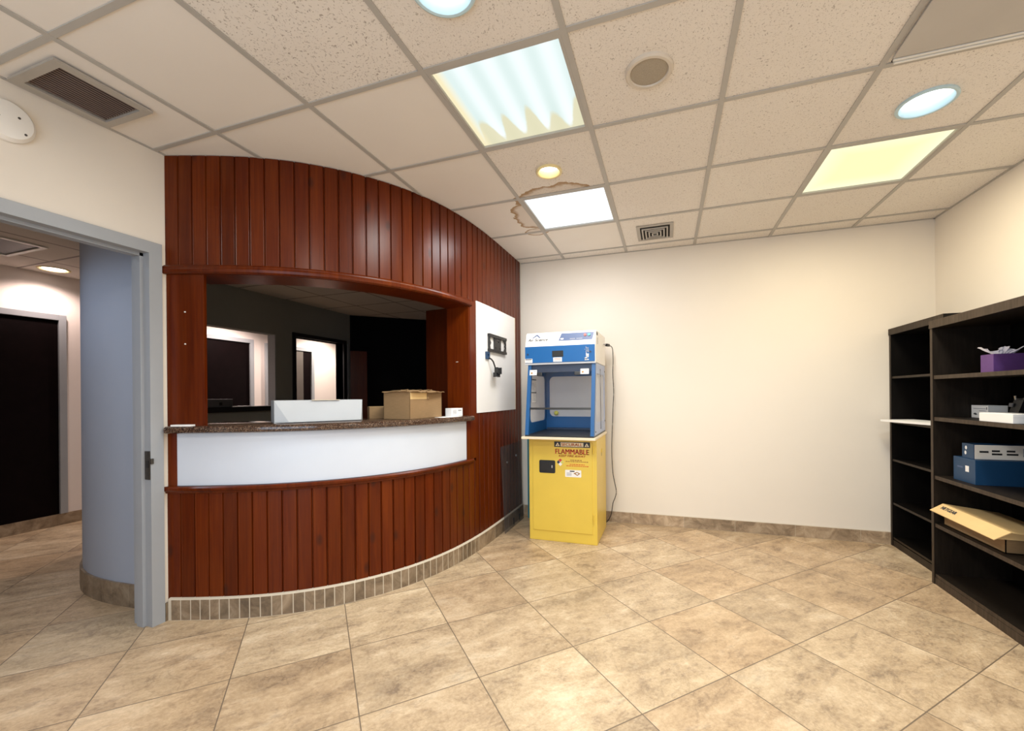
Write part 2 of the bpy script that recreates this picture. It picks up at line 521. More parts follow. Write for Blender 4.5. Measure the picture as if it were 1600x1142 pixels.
def mat_diffuser(name, kind):
    m = bpy.data.materials.new(name)
    m.use_nodes = True
    nt = m.node_tree
    nt.nodes.clear()
    c = objco(nt)
    sp = N(nt, 'ShaderNodeSeparateXYZ')
    nt.links.new(c, sp.inputs[0])
    x, y = sp.outputs[0], sp.outputs[1]      # local: centre of the panel at 0,0
    if kind == 'tubes':
        # three tubes behind a lens that has yellowed at its far end, with rippled upper border
        t = math_(nt, 'COSINE', math_(nt, 'MULTIPLY', math_(nt, 'ADD', x, 0.03), 2 * math.pi / 0.125))
        t = math_(nt, 'MULTIPLY_ADD', t, 0.5, 0.5)
        nz = noise(nt, stretch(nt, c, (9, 0, 0)), 1.0, 1)
        fz = noise(nt, c, 30, 3)
        col = mixc(nt, t, (0.70, 0.84, 0.79), (0.96, 1.03, 1.02))
        col = mixc(nt, math_(nt, 'MULTIPLY', ramp(nt, y, [(0.0, (1, 1, 1)), (0.25, (0, 0, 0))]), 0.35), col, (0.86, 0.98, 1.0))
        lim = math_(nt, 'ADD', math_(nt, 'MULTIPLY_ADD', t, 0.15, 0.07), math_(nt, 'MULTIPLY_ADD', math_(nt, 'SUBTRACT', nz, 0.5), 0.42, math_(nt, 'MULTIPLY', math_(nt, 'SUBTRACT', fz, 0.5), 0.03)))
        f = math_(nt, 'MULTIPLY', math_(nt, 'SUBTRACT', y, lim), 25.0)
        f = math_(nt, 'MINIMUM', math_(nt, 'MAXIMUM', f, 0.0), 1.0)
        col = mixc(nt, math_(nt, 'MULTIPLY', f, 0.85), col, (0.78, 0.72, 0.46))
        side = ramp(nt, math_(nt, 'MULTIPLY_ADD', x, -1.0, 0.0), [(0.225, (0, 0, 0)), (0.265, (1, 1, 1))])
        col = mixc(nt, side, col, (0.95, 0.85, 0.55))
        st = .88
    elif kind == 'white':
        col = mixc(nt, ramp(nt, x, [(-0.2 + 0.3, (0, 0, 0)), (0.6, (1, 1, 1))]), (0.92, 0.98, 1.0), (1, 1, 1))
        st = 1.15
    else:
        d = math_(nt, 'MAXIMUM', math_(nt, 'ABSOLUTE', x), math_(nt, 'ABSOLUTE', y))
        col = mixc(nt, ramp(nt, d, [(0.15, (0, 0, 0)), (0.28, (1, 1, 1))]), (1.0, 0.90, 0.48), (1.0, 0.95, 0.62))
        st = 1.0
    e = N(nt, 'ShaderNodeEmission', ins={'Color': col, 'Strength': st})
    o = nt.nodes.new('ShaderNodeOutputMaterial')
    nt.links.new(e.outputs[0], o.inputs[0])
    return m


M['tile_worm'] = mat_tile('ceiling_tile_wormed', 'worm')
M['diff_tubes'] = mat_diffuser('lens_tubes', 'tubes')
M['diff_white'] = mat_diffuser('lens_white', 'white')
M['diff_yellow'] = mat_diffuser('lens_yellow', 'yellow')
M['lamp_cool'] = emit('lamp_cool', (0.85, 0.95, 1.0), 4)
M['lamp_warm'] = emit('lamp_warm', (1.0, 0.90, 0.66), 5)
M['lamp_pink'] = emit('lamp_pink', (1.0, 0.90, 0.82), 4)
M['can_cool'] = plain('can_cool', (0.50, 0.66, 0.72), 0.35)
M['can_warm'] = plain('can_warm', (0.80, 0.68, 0.36), 0.35)


# ------------------------------------------------------------------ mesh helpers
def tag(o, label=None, cat=None, group=None, kind=None):
    for k, v in (('label', label), ('category', cat), ('group', group), ('kind', kind)):
        if v:
            o[k] = v
    return o


def thing(name, label, cat, loc=(0, 0, 0), rz=0.0, group=None, kind=None):
    o = bpy.data.objects.new(name, None)
    o.empty_display_size = 0.1
    o.location = loc
    o.rotation_euler = (0, 0, rz)
    COL.objects.link(o)
    return tag(o, label, cat, group, kind)


def wm(o):
    m = Matrix.Identity(4)
    while o is not None:
        m = (Matrix.Translation(o.location) @ o.rotation_euler.to_matrix().to_4x4()) @ m
        o = o.parent
    return m


class MB:
    def __init__(s):
        s.bm = bmesh.new()
        s.uv = s.bm.loops.layers.uv.new('UVMap')

    def box(s, x0, y0, z0, x1, y1, z1, bev=0.0, mi=0, seg=2):
        r = bmesh.ops.create_cube(s.bm, size=1.0)
        v = r['verts']
        for p in v:
            p.co = Vector((x0 + (p.co.x + .5) * (x1 - x0), y0 + (p.co.y + .5) * (y1 - y0), z0 + (p.co.z + .5) * (z1 - z0)))
        f = list({f for p in v for f in p.link_faces})
        for q in f:
            q.material_index = mi
        if bev:
            e = list({e for p in v for e in p.link_edges})
            g = bmesh.ops.bevel(s.bm, geom=e, offset=bev, segments=seg, profile=0.7, affect='EDGES')
            for q in g['faces']:
                q.material_index = mi
        return s

    def obox(s, o, u, v, w, bev=0.0):
        """box from corner o along three edge vectors"""
        o, u, v, w = map(Vector, (o, u, v, w))
        r = bmesh.ops.create_cube(s.bm, size=1.0)
        for p in r['verts']:
            a, b, c = p.co.x + .5, p.co.y + .5, p.co.z + .5
            p.co = o + u * a + v * b + w * c
        if bev:
            e = list({e for p in r['verts'] for e in p.link_edges})
            bmesh.ops.bevel(s.bm, geom=e, offset=bev, segments=2, profile=0.7, affect='EDGES')
        bmesh.ops.recalc_face_normals(s.bm, faces=s.bm.faces)
        return s

    def cyl(s, p0, p1, r0, r1=None, n=20, caps=True):
        p0, p1 = Vector(p0), Vector(p1)
        d = p1 - p0
        rot = d.to_track_quat('Z', 'Y').to_matrix().to_4x4()
        g = bmesh.ops.create_cone(s.bm, cap_ends=caps, segments=n, radius1=r0, radius2=r0 if r1 is None else r1, depth=d.length)
        bmesh.ops.transform(s.bm, matrix=Matrix.Translation((p0 + p1) / 2) @ rot, verts=g['verts'])
        return s

    def ball(s, c, r, sc=(1, 1, 1), n=14):
        g = bmesh.ops.create_uvsphere(s.bm, u_segments=n, v_segments=n // 2 + 2, radius=r)
        for p in g['verts']:
            p.co = Vector(c) + Vector((p.co.x * sc[0], p.co.y * sc[1], p.co.z * sc[2]))
        return s

    def lathe(s, c, prof, n=32, axis='Z', closed=False):
        rings = []
        for (r, h) in prof:
            ring = []
            for i in range(n):
                a = 2 * math.pi * i / n
                q = Vector((r * math.cos(a), r * math.sin(a), h))
                if axis == 'X':
                    q = Vector((h, r * math.cos(a), r * math.sin(a)))
                ring.append(s.bm.verts.new(Vector(c) + q))
            rings.append(ring)
        for a, b in zip(rings, rings[1:]):
            for i in range(n):
                s.bm.faces.new((a[i], a[(i + 1) % n], b[(i + 1) % n], b[i]))
        if closed:
            a, b = rings[-1], rings[0]
            for i in range(n):
                s.bm.faces.new((a[i], a[(i + 1) % n], b[(i + 1) % n], b[i]))
        else:
            s.bm.faces.new(rings[0][::-1])
            s.bm.faces.new(rings[-1])
        bmesh.ops.recalc_face_normals(s.bm, faces=s.bm.faces)
        return s

    def tube(s, pts, r, n=8):
        pts = [Vector(p) for p in pts]
        rings = []
        for i, p in enumerate(pts):
            d = (pts[min(i + 1, len(pts) - 1)] - pts[max(i - 1, 0)]).normalized()
            a = d.cross(Vector((0, 0, 1)))
            if a.length < 0.05:
                a = d.cross(Vector((0, 1, 0)))
            a.normalize()
            b = d.cross(a)
            rings.append([s.bm.verts.new(p + (a * math.cos(2 * math.pi * k / n) + b * math.sin(2 * math.pi * k / n)) * r) for k in range(n)])
        for a, b in zip(rings, rings[1:]):
            for i in range(n):
                s.bm.faces.new((a[i], a[(i + 1) % n], b[(i + 1) % n], b[i]))
        s.bm.faces.new(rings[0])
        s.bm.faces.new(rings[-1])
        bmesh.ops.recalc_face_normals(s.bm, faces=s.bm.faces)
        return s

    def plate(s, o, u, v, outer, holes=(), th=0.01):
        """flat plate: 2D outlines in the frame (o, u, v), thickness th against u x v"""
        o, u, v = Vector(o), Vector(u).normalized(), Vector(v).normalized()
        n = u.cross(v)
        es = []
        for loop in [outer, *holes]:
            vs = [s.bm.verts.new(o + u * a + v * b) for a, b in loop]
            for i in range(len(vs)):
                es.append(s.bm.edges.new((vs[i], vs[(i + 1) % len(vs)])))
        g = bmesh.ops.triangle_fill(s.bm, use_beauty=True, use_dissolve=False, edges=es, normal=n)
        fs = [f for f in g['geom'] if isinstance(f, bmesh.types.BMFace)]
        if th:
            g = bmesh.ops.extrude_face_region(s.bm, geom=fs)
            for q in g['geom']:
                if isinstance(q, bmesh.types.BMVert):
                    q.co -= n * th
        bmesh.ops.recalc_face_normals(s.bm, faces=s.bm.faces)
        return s

    def poly(s, pts):
        return s.bm.faces.new([s.bm.verts.new(p) for p in pts])

    def prism(s, pts, z0, z1):
        a = [s.bm.verts.new((p[0], p[1], z0)) for p in pts]
        b = [s.bm.verts.new((p[0], p[1], z1)) for p in pts]
        s.bm.faces.new(a[::-1])
        s.bm.faces.new(b)
        for i in range(len(a)):
            j = (i + 1) % len(a)
            s.bm.faces.new((a[i], a[j], b[j], b[i]))
        bmesh.ops.recalc_face_normals(s.bm, faces=s.bm.faces)
        return s

    def build(s, name, mat, parent=None, smooth=False, world=True):
        me = bpy.data.meshes.new(name)
        if parent is not None and world:
            bmesh.ops.transform(s.bm, matrix=wm(parent).inverted(), verts=s.bm.verts)
        s.bm.to_mesh(me)
        s.bm.free()
        for m in (mat if isinstance(mat, (list, tuple)) else [mat]):
            me.materials.append(m)
        o = bpy.data.objects.new(name, me)
        COL.objects.link(o)
        if parent is not None:
            o.parent = parent
        if smooth:
            me.polygons.foreach_set('use_smooth', [True] * len(me.polygons))
            me.set_sharp_from_angle(angle=R(38))
        return o


def rrect(x0, y0, x1, y1, r, n=6):
    out = []
    for cx, cy, a0 in ((x1 - r, y0 + r, -90), (x1 - r, y1 - r, 0), (x0 + r, y1 - r, 90), (x0 + r, y0 + r, 180)):
        for k in range(n + 1):
            a = R(a0 + 90 * k / n)
            out.append((cx + r * math.cos(a), cy + r * math.sin(a)))
    return out


def rect(x0, y0, x1, y1):
    return [(x0, y0), (x1, y0), (x1, y1), (x0, y1)]


def circle(cx, cy, r, n=36):
    return [(cx + r * math.cos(2 * math.pi * i / n), cy + r * math.sin(2 * math.pi * i / n)) for i in range(n)]


def text(name, body, o, u, v, w, h, mat, parent, lift=0.0008, shear=0.0, bold=0.0):
    """lettering stretched to w x h on the frame (o lower left corner, u, v)"""
    cu = bpy.data.curves.new(name, 'FONT')
    cu.body = body
    cu.shear = shear
    t = bpy.data.objects.new(name, cu)
    COL.objects.link(t)
    bpy.context.view_layer.update()
    me = bpy.data.meshes.new_from_object(t.evaluated_get(bpy.context.evaluated_depsgraph_get()))
    bpy.data.objects.remove(t)
    xs = [p.co.x for p in me.vertices]
    ys = [p.co.y for p in me.vertices]
    x0, x1, y0, y1 = min(xs), max(xs), min(ys), max(ys)
    o, u, v = Vector(o), Vector(u).normalized(), Vector(v).normalized()
    n = u.cross(v)
    inv = wm(parent).inverted()
    for p in me.vertices:
        p.co = inv @ (o + u * ((p.co.x - x0) / (x1 - x0) * w) + v * ((p.co.y - y0) / (y1 - y0) * h) + n * lift)
    if bold:          # heavier strokes: the same outline laid again a little to each side
        bm = bmesh.new()
        for dx in (-bold, 0.0, bold):
            k = len(bm.verts)
            bm.from_mesh(me)
            bm.verts.ensure_lookup_table()
            sh = inv.to_3x3() @ (u * dx * h + n * abs(dx) * .004)
            for q in bm.verts[k:]:
                q.co += sh
        bm.to_mesh(me)
        bm.free()
    me.materials.clear()
    me.materials.append(mat)
    ob = bpy.data.objects.new(name, me)
    COL.objects.link(ob)
    ob.parent = parent
    return ob


# ------------------------------------------------------------------ the bow-fronted reception wall
SS = [0, .116, .346, .58, .83, 1.12, 1.44, 1.80, 2.21, 2.6, 3.6]
HH = [17, 19, 22.5, 30.5, 41.5, 54.0, 67, 79.8, 87.2, 89.7, 90]
DS = 0.002
BX, BY, BH = [-.489], [.051], []


def _lerp(t):
    for a, b, c, d in zip(SS, SS[1:], HH, HH[1:]):
        if t <= b:
            return c + (d - c) * (t - a) / (b - a)
    return HH[-1]


for i in range(int(3.4 / DS)):
    hh = R(_lerp(i * DS))
    BH.append(hh)
    BX.append(BX[-1] + math.cos(hh) * DS)
    BY.append(BY[-1] + math.sin(hh) * DS)


def bow(s, off=0.0):
    """plan point on the wall face at arc length s; off > 0 is towards the room"""
    i = max(0, min(len(BH) - 1, int(s / DS)))
    f = s - i * DS
    h = BH[i]
    return (BX[i] + math.cos(h) * f + off * math.sin(h), BY[i] + math.sin(h) * f - off * math.cos(h))


def bow_dir(s):
    h = BH[max(0, min(len(BH) - 1, int(s / DS)))]
    return Vector((math.cos(h), math.sin(h), 0)), Vector((math.sin(h), -math.cos(h), 0))


SEND = 3.09
CT0 = 1.0835


def slab(mb, s0, s1, prof, step=0.03, ss=None, uvs=0.0):
    """sweep a closed profile [(off, z), ...] along the wall from s0 to s1; prof may be a function of s"""
    if ss is None:
        n = max(1, int(math.ceil((s1 - s0) / step)))
        ss = [s0 + (s1 - s0) * i / n for i in range(n + 1)]
    rings, P = [], None
    for q in ss:
        P = prof(q) if callable(prof) else prof
        rings.append([mb.bm.verts.new((*bow(q, a), z)) for a, z in P])
    m = len(P)
    for k in range(len(ss) - 1):
        for i in range(m):
            j = (i + 1) % m
            f = mb.bm.faces.new((rings[k][i], rings[k + 1][i], rings[k + 1][j], rings[k][j]))
            for lp, (q, idx) in zip(f.loops, ((ss[k], i), (ss[k + 1], i), (ss[k + 1], j), (ss[k], j))):
                lp[mb.uv].uv = (q + uvs, P[idx][1])
    for ring, q in ((rings[0], ss[0]), (rings[-1], ss[-1])):
        f = mb.bm.faces.new(ring)
        for lp, (a, z) in zip(f.loops, P):
            lp[mb.uv].uv = (q + uvs + a, z)
    bmesh.ops.recalc_face_normals(mb.bm, faces=mb.bm.faces)
    return mb


def planks(mb, s0, s1, z0, z1):
    """tongue and groove boards: a V groove with a small bead beside it at every board joint"""
    ss, offs = [], {}
    k = int(math.floor((s0 - G0) / PITCH))
    pts = []
    while G0 + k * PITCH < s1 + PITCH:
        g = G0 + k * PITCH
        for d, o in ((-.0065, 0.0), (-.005, -.0015), (-.0012, -.0085), (.0012, -.0085), (.0026, -.001), (.0042, .0024), (.0062, .0), (.022, .0), (.045, .0)):
            pts.append((g + d, o))
        k += 1
    pts = sorted(p for p in pts if s0 + .001 < p[0] < s1 - .001)
    pts = [(s0, 0.0), *pts, (s1, 0.0)]
    d = dict(pts)
    slab(mb, s0, s1, lambda q: [(d[q], z0), (d[q], z1), (-.02, z1), (-.02, z0)], ss=[p[0] for p in pts])
    return mb


bowwall = thing('wall_bow', 'curved reception wall of red stained vertical planks with a wide counter opening', 'wall', (0.3, 0.5, 0), kind='structure')
planks(MB(), 0.0, SEND, 1.985, H).build('plank_cladding', M['wood'], bowwall)
planks(MB(), 0.0, SEND, 0.105, 0.722).build('plank_cladding', M['wood'], bowwall)
planks(MB(), 2.055, SEND, 0.722, 1.985).build('plank_cladding', M['wood'], bowwall)
slab(MB(), 0.012, 0.222, [(0, CT0), (0, 1.94), (-.02, 1.94), (-.02, CT0)], uvs=7.0).build('pillar_board', M['wood_plain'], bowwall)
slab(MB(), 0.012, 0.062, [(0, .738), (0, 1.044), (-.02, 1.044), (-.02, .738)], uvs=9.0).build('corner_board', M['wood_plain'], bowwall)
slab(MB(), 1.972, 2.062, [(0.004, .745), (0.004, 1.985), (-.022, 1.985), (-.022, .745)], uvs=11.0).build('post_board', M['wood_plain'], bowwall)
slab(MB(), 1.925, 1.972, [(0.001, .745), (0.001, 1.043), (-.02, 1.043), (-.02, .745)], uvs=12.0).build('post_board', M['wood_plain'], bowwall)
# lining of the opening: a return at the right-hand post and the soffit board under the header
a0, a1 = bow(1.962, 0.0), bow(1.975, 0.0)
t_, n_ = bow_dir(1.965)
b0 = Vector((*a0, 0)) - n_ * 0.205
MB().obox((a0[0], a0[1], CT0), t_ * .03, -n_ * .205, (0, 0, .856)).build('jamb_lining', M['wood_box'], bowwall)
MB().obox((b0.x, b0.y, CT0), t_ * .06, -n_ * .21, (0, 0, .856)).build('inner_jamb', M['wood_shaded'], bowwall)  # inner return, its shade painted in by the darker wood
slab(MB(), 0.10, 1.99, [(-.003, 1.936), (-.003, 1.985), (-.21, 1.985), (-.21, 1.936)], uvs=15.0).build('soffit_board', M['wood_plain'], bowwall)
jm = Vector((*a0, 1.505)) - n_ * .10 - t_ * .0015
MB().obox(jm, -n_ * .022, t_ * .0025, (0, 0, .004)).build('screw_slot', M['plastic_white'], bowwall)
# plaster and studs behind the cladding
slab(MB(), 0.03, SEND, [(-.019, 0), (-.019, .722), (-.14, .722), (-.14, 0)]).build('wall_core', M['office_dark'], bowwall)
slab(MB(), 0.03, SEND, [(-.019, 1.985), (-.019, H), (-.14, H), (-.14, 1.985)]).build('wall_core', M['office_dark'], bowwall)
slab(MB(), 2.03, SEND, [(-.019, .722), (-.019, 1.985), (-.14, 1.985), (-.14, .722)]).build('wall_core', M['office_dark'], bowwall)
slab(MB(), 0.03, 2.03, [(-.022, .722), (-.022, 1.04), (-.14, 1.04), (-.14, .722)]).build('wall_core', M['office_dark'], bowwall)
slab(MB(), 0.06, 1.928, [(-.004, .748), (-.004, 1.043), (-.021, 1.043), (-.021, .748)]).build('fascia_panel', M['fascia'], bowwall)['label'] = 'white curved panel under the counter'
slab(MB(), 2.066, 2.905, [(0.006, 1.10), (0.006, 2.0), (-.004, 2.0), (-.004, 1.10)]).build('inset_panel', M['white_paint'], bowwall)['label'] = 'white painted panel set into the planks'
slab(MB(), 2.900, 2.910, [(0.007, 1.10), (0.007, 2.0), (-.004, 2.0), (-.004, 1.10)]).build('panel_edge', M['cream_board'], bowwall)
for z in (1.725, 1.545):
    q, (tt, nn) = bow(.118, 0.0), bow_dir(.118)
    MB().cyl((q[0], q[1], z), Vector((q[0], q[1], z)) + nn * .004, .004, n=10).build('screw_cap', M['plastic_white'], bowwall)
hd = slab(MB(), -0.005, 1.985, [(.0, 1.938), (.012, 1.938), (.022, 1.946), (.024, 1.960), (.018, 1.968), (.018, 1.978), (.008, 1.988), (0, 1.988)], uvs=20.0).build('trim_1', M['wood_plain'], smooth=True)
tag(hd, 'red wooden moulding curving along the top of the counter opening', 'moulding', kind='structure')
lg = slab(MB(), -0.005, 1.99, [(.0, .708), (.010, .708), (.013, .718), (.024, .726), (.026, .738), (.018, .746), (0, .746)], uvs=23.0).build('trim_2', M['wood_plain'], smooth=True)
tag(lg, 'red wooden ledge moulding curving below the white counter panel', 'moulding', kind='structure')

# curved skirting of small cut tiles
bb = thing('baseboard_bow', 'skirting of small beige stone tiles curving along the plank wall', 'baseboard', (0.3, 0.4, 0), kind='structure')
slab(MB(), 0.02, SEND, [(.002, 0), (.0158, 0), (.0158, .113), (.012, .119), (.0, .122), (-.01, .122), (-.01, 0)]).build('grout_bed', M['grout'], bb)
mb = MB()
lay = mb.bm.faces.layers.float.new('tile')
q = 0.035
while q < SEND - .05:
    wd = random.choice((.052, .055, .058)) if q < 2.02 else .30
    e = min(q + wd, SEND - .01)
    n0 = len(mb.bm.faces)
    slab(mb, q + .0028, e - .0028, [(.010, .002), (.0165, .002), (.0165, .113), (.010, .113)], step=.06)
    mb.bm.faces.ensure_lookup_table()
    r_ = random.random()
    for f in mb.bm.faces[n0:]:
        f[lay] = r_
    q = e
mb.build('tile_row', M['base_tile'], bb)

# ------------------------------------------------------------------ room shell
tag(MB().box(-5.4, -3.4, -.06, 4.4, 6.0, 0).build('floor', M['floor']), 'beige travertine tile floor laid on the diagonal', 'floor', kind='structure')

BK0, BK1 = Vector((.68, 2.588)), Vector((4.30, 2.640))
bd = (BK1 - BK0).normalized()
bn = Vector((bd.y, -bd.x))           # towards the room
tag(MB().prism([BK0, BK1, BK1 - bn * .12, BK0 - bn * .12], 0, H + .05).build('wall_back', M['wall']), 'plain cream painted back wall', 'wall', kind='structure')
tag(MB().box(4.21, -3.2, 0, 4.33, 2.66, H + .05).build('wall_right', M['wall']), 'cream side wall above the dark bookcases', 'wall', kind='structure')


def yb(x):
    return BK0.y + (x - BK0.x) / bd.x * bd.y


DY0, DY1, DZ = -1.01, -.034, 2.032
wl = MB()
wl.box(-.60, -3.2, 0, -.48, DY0 - .02, H + .05)
wl.box(-.60, DY0 - .02, DZ + .02, -.48, DY1 + .02, H + .05)
wl.box(-.60, DY1 + .02, 0, -.48, .075, H + .05)
tag(wl.build('wall_left', M['wall']), 'cream wall pierced by the grey-framed doorway', 'wall', kind='structure')
wf = MB()
wf.box(-.60, -3.32, 0, 4.33, -3.2, .55)
wf.box(-.60, -3.32, 2.15, 4.33, -3.2, H + .05)
wf.box(-.60, -3.32, .55, .4, -3.2, 2.15)
wf.box(2.8, -3.32, .55, 4.33, -3.2, 2.15)
tag(wf.build('wall_front', M['wall']), 'cream wall with the added unseen window, behind the viewer', 'wall', kind='structure')
wi = thing('added_window_1', 'unseen window added for cool daylight in the wall behind the viewer', 'window', (1.6, -3.26, .55), kind='structure')  # window put in so that cool daylight falls from behind the camera
m_ = MB()
for x0, x1 in ((.4, .45), (1.575, 1.625), (2.75, 2.8)):
    m_.box(x0, -3.29, .55, x1, -3.23, 2.15)
m_.box(.45, -3.29, .55, 2.75, -3.23, .60)
m_.box(.45, -3.29, 2.10, 2.75, -3.23, 2.15)
m_.build('window_frame', M['frame_gray'], wi)
MB().box(.45, -3.265, .60, 2.75, -3.26, 2.10).build('pane', M['acrylic'], wi)

# straight skirting along the back wall: long cut tiles
bs = thing('baseboard_back', 'skirting of long brown stone tiles along the cream back wall', 'baseboard', (2, 2.6, 0), kind='structure')
mb = MB()
lay = mb.bm.faces.layers.float.new('tile')
x = .775
for w in (.30, .30, .30, .185, .468, .428, .47, .47, .30, .4):
    n0 = len(mb.bm.faces)
    x1 = min(x + w, 4.2)
    p0, p1 = BK0 + bd * (x - BK0.x + .0015), BK0 + bd * (x1 - BK0.x - .0015)
    mb.prism([p0 + bn * .012, p1 + bn * .012, p1 + bn * .0015, p0 + bn * .0015], .002, .098)
    mb.bm.faces.ensure_lookup_table()
    r_ = random.random()
    for f in mb.bm.faces[n0:]:
        f[lay] = r_
    x = x1
mb.build('tile_row', M['base_tile_light'], bs)
p0, p1 = BK0 + bd * .09, BK0 + bd * 3.53
MB().prism([p0 + bn * .010, p1 + bn * .010, p1 + bn * .0005, p0 + bn * .0005], 0, .101).build('grout_bed', M['grout'], bs)
bl = thing('baseboard_left', 'short piece of stone skirting between the grey door frame and the plank wall', 'baseboard', (-.47, .06, 0), kind='structure')
MB().box(-.479, .03, 0, -.466, .062, .098).build('tile_row', M['base_tile'], bl)

# ceiling of the reception: lay-in tiles on exposed bars
X0, X1, Y0, Y1 = -.48, 4.21, -3.2, 2.66
LIGHTS = {(2, 0): 'tubes', (2, 2): 'white', (5, 2): 'yellow', (2, -3): 'white', (5, -3): 'white'}  # last two cells hold the lights added behind the camera
HOLES = {(2, 1): (1.515, .940, .072), (5, 1): (3.36, .945, .105), (2, -1): (1.49, -.30, .105)}
SMOOTH = {(1, 0), (1, 1), (0, 0), (0, -1), (-1, -1), (-1, 0), (0, 1), (1, 2), (1, 3), (0, 2), (2, 3), (-1, -2), (0, -2)}
mb = MB()
for i in range(-1, 7):
    for j in range(-6, 5):
        a, b_, c_, d_ = max(i * T, X0), min(i * T + T, X1), max(j * T, Y0), min(j * T + T, Y1)
        if b_ - a < .02 or d_ - c_ < .02 or (i, j) in LIGHTS:
            continue
        n0 = len(mb.bm.faces)
        hole = [circle(HOLES[i, j][0], HOLES[i, j][1], HOLES[i, j][2])] if (i, j) in HOLES else []
        mb.plate((0, 0, H + .004 + .012), (1, 0, 0), (0, 1, 0), rect(a, c_, b_, d_), hole, .012)
        mb.bm.faces.ensure_lookup_table()
        mi = 0 if (i, j) in SMOOTH else 2 if (i, j) == (1, -1) else 1
        for f in mb.bm.faces[n0:]:
            f.material_index = mi
cl = mb.build('ceiling', [M['tile_smooth'], M['tile_fissured'], M['tile_worm']])
tag(cl, 'suspended ceiling of cream acoustic tiles with brown water stains', 'ceiling', kind='structure')
mb = MB()
for i in range(0, 7):
    mb.box(i * T - .012, Y0, H - .002, i * T + .012, Y1, H + .003)
for j in range(-5, 5):
    mb.box(X0, j * T - .012, H - .0015, X1, j * T + .012, H + .003)
mb.box(X0, Y0, H - .001, X0 + .014, .05, H + .003)
mb.box(X1 - .014, Y0, H - .001, X1, Y1, H + .003)
mb.prism([Vector((.76, yb(.76) - .014)), Vector((4.21, yb(4.21) - .014)), Vector((4.21, yb(4.21))), Vector((.76, yb(.76)))], H - .001, H + .003)
mb.build('ceiling_grid', M['tbar'], cl)

# office and hallway behind the bow wall
poly = [(-.54, -3.2), (-.54, .05)] + [bow(s_ / 20 * SEND, -.07) for s_ in range(1, 21)] + [(.68, 5.4), (-3.6, 5.4), (-3.6, -3.2)]
hole = []
oc = MB()
oc.plate((0, 0, HO + .03), (1, 0, 0), (0, 1, 0), poly, [circle(-3.25, .78, .10), circle(-1.35, -.75, .10)], .03)
tag(oc.build('ceiling_office', M['office_ceiling']), 'dim tiled ceiling over the office and hallway', 'ceiling', kind='structure')
XW = -2.31
hw = MB()
hw.box(-3.62, -3.2, 0, -3.5, 5.4, HO + .02)
tag(hw.build('wall_hallway', M['hallwall']), 'pinkish cream far wall of the hallway beyond the doorway', 'wall', kind='structure')
tag(MB().box(-3.62, 5.28, 0, -1.9, 5.4, HO + .02).build('wall_hallway_end', M['hallwall']), 'hallway end wall, hidden beyond the office doorway', 'wall', kind='structure')
tag(MB().box(-3.62, -3.32, 0, -.60, -3.2, HO + .15).build('wall_hallway_front', M['hallwall']), 'hallway wall out of sight behind the doorway', 'wall', kind='structure')

# office partition with window and doorway, and the rounded blue-grey wall at its near end
WY0, WY1, WZ0, WZ1 = 1.28, 2.322, 1.14, 2.0
OY0, OY1, OZ = 2.60, 3.43, 2.012
wo = MB()
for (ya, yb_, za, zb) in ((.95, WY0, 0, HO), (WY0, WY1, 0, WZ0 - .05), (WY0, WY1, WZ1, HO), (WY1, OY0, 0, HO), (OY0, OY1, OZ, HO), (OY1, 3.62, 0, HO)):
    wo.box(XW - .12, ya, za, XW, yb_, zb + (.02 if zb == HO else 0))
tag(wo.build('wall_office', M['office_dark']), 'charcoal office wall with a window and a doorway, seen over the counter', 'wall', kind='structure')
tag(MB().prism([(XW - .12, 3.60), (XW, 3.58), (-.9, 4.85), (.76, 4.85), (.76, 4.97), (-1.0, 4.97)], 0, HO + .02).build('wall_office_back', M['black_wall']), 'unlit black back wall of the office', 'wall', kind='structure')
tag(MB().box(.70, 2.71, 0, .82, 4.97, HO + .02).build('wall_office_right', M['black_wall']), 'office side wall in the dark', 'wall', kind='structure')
w2 = thing('window_2', 'unglazed hatch window with black sill in the charcoal office wall', 'window', (XW, 1.8, WZ0), kind='structure')
MB().box(XW - .15, WY0 - .02, WZ0 - .055, XW + .07, WY1 + .30, WZ0, .004).build('window_sill', M['black_frame'], w2)
MB().box(XW - .119, WY1 - .012, WZ0, XW - .002, WY1, WZ1).build('window_reveal', M['frame_gray'], w2)
d3 = thing('door_3', 'doorway with black frame in the charcoal office wall', 'doorway', (XW, 3.0, 0), kind='structure')
f = MB()
f.box(XW - .13, OY0 - .045, 0, XW + .02, OY0, OZ + .05)
f.box(XW - .13, OY1, 0, XW + .02, OY1 + .06, OZ + .05)
f.box(XW - .13, OY0, OZ, XW + .02, OY1, OZ + .05)
f.build('door_frame', M['black_frame'], d3)
MB().box(XW - .10, OY1 + .085, 0, XW + .012, OY1 + .105, OZ).build('door_edge', M['frame_gray'], d3)
MB().obox((XW + .03, OY1 + .12, .02), (.17, .16, 0), (-.03, .03, 0), (0, 0, 1.9)).build('door_leaf', M['wood_box'], d3)

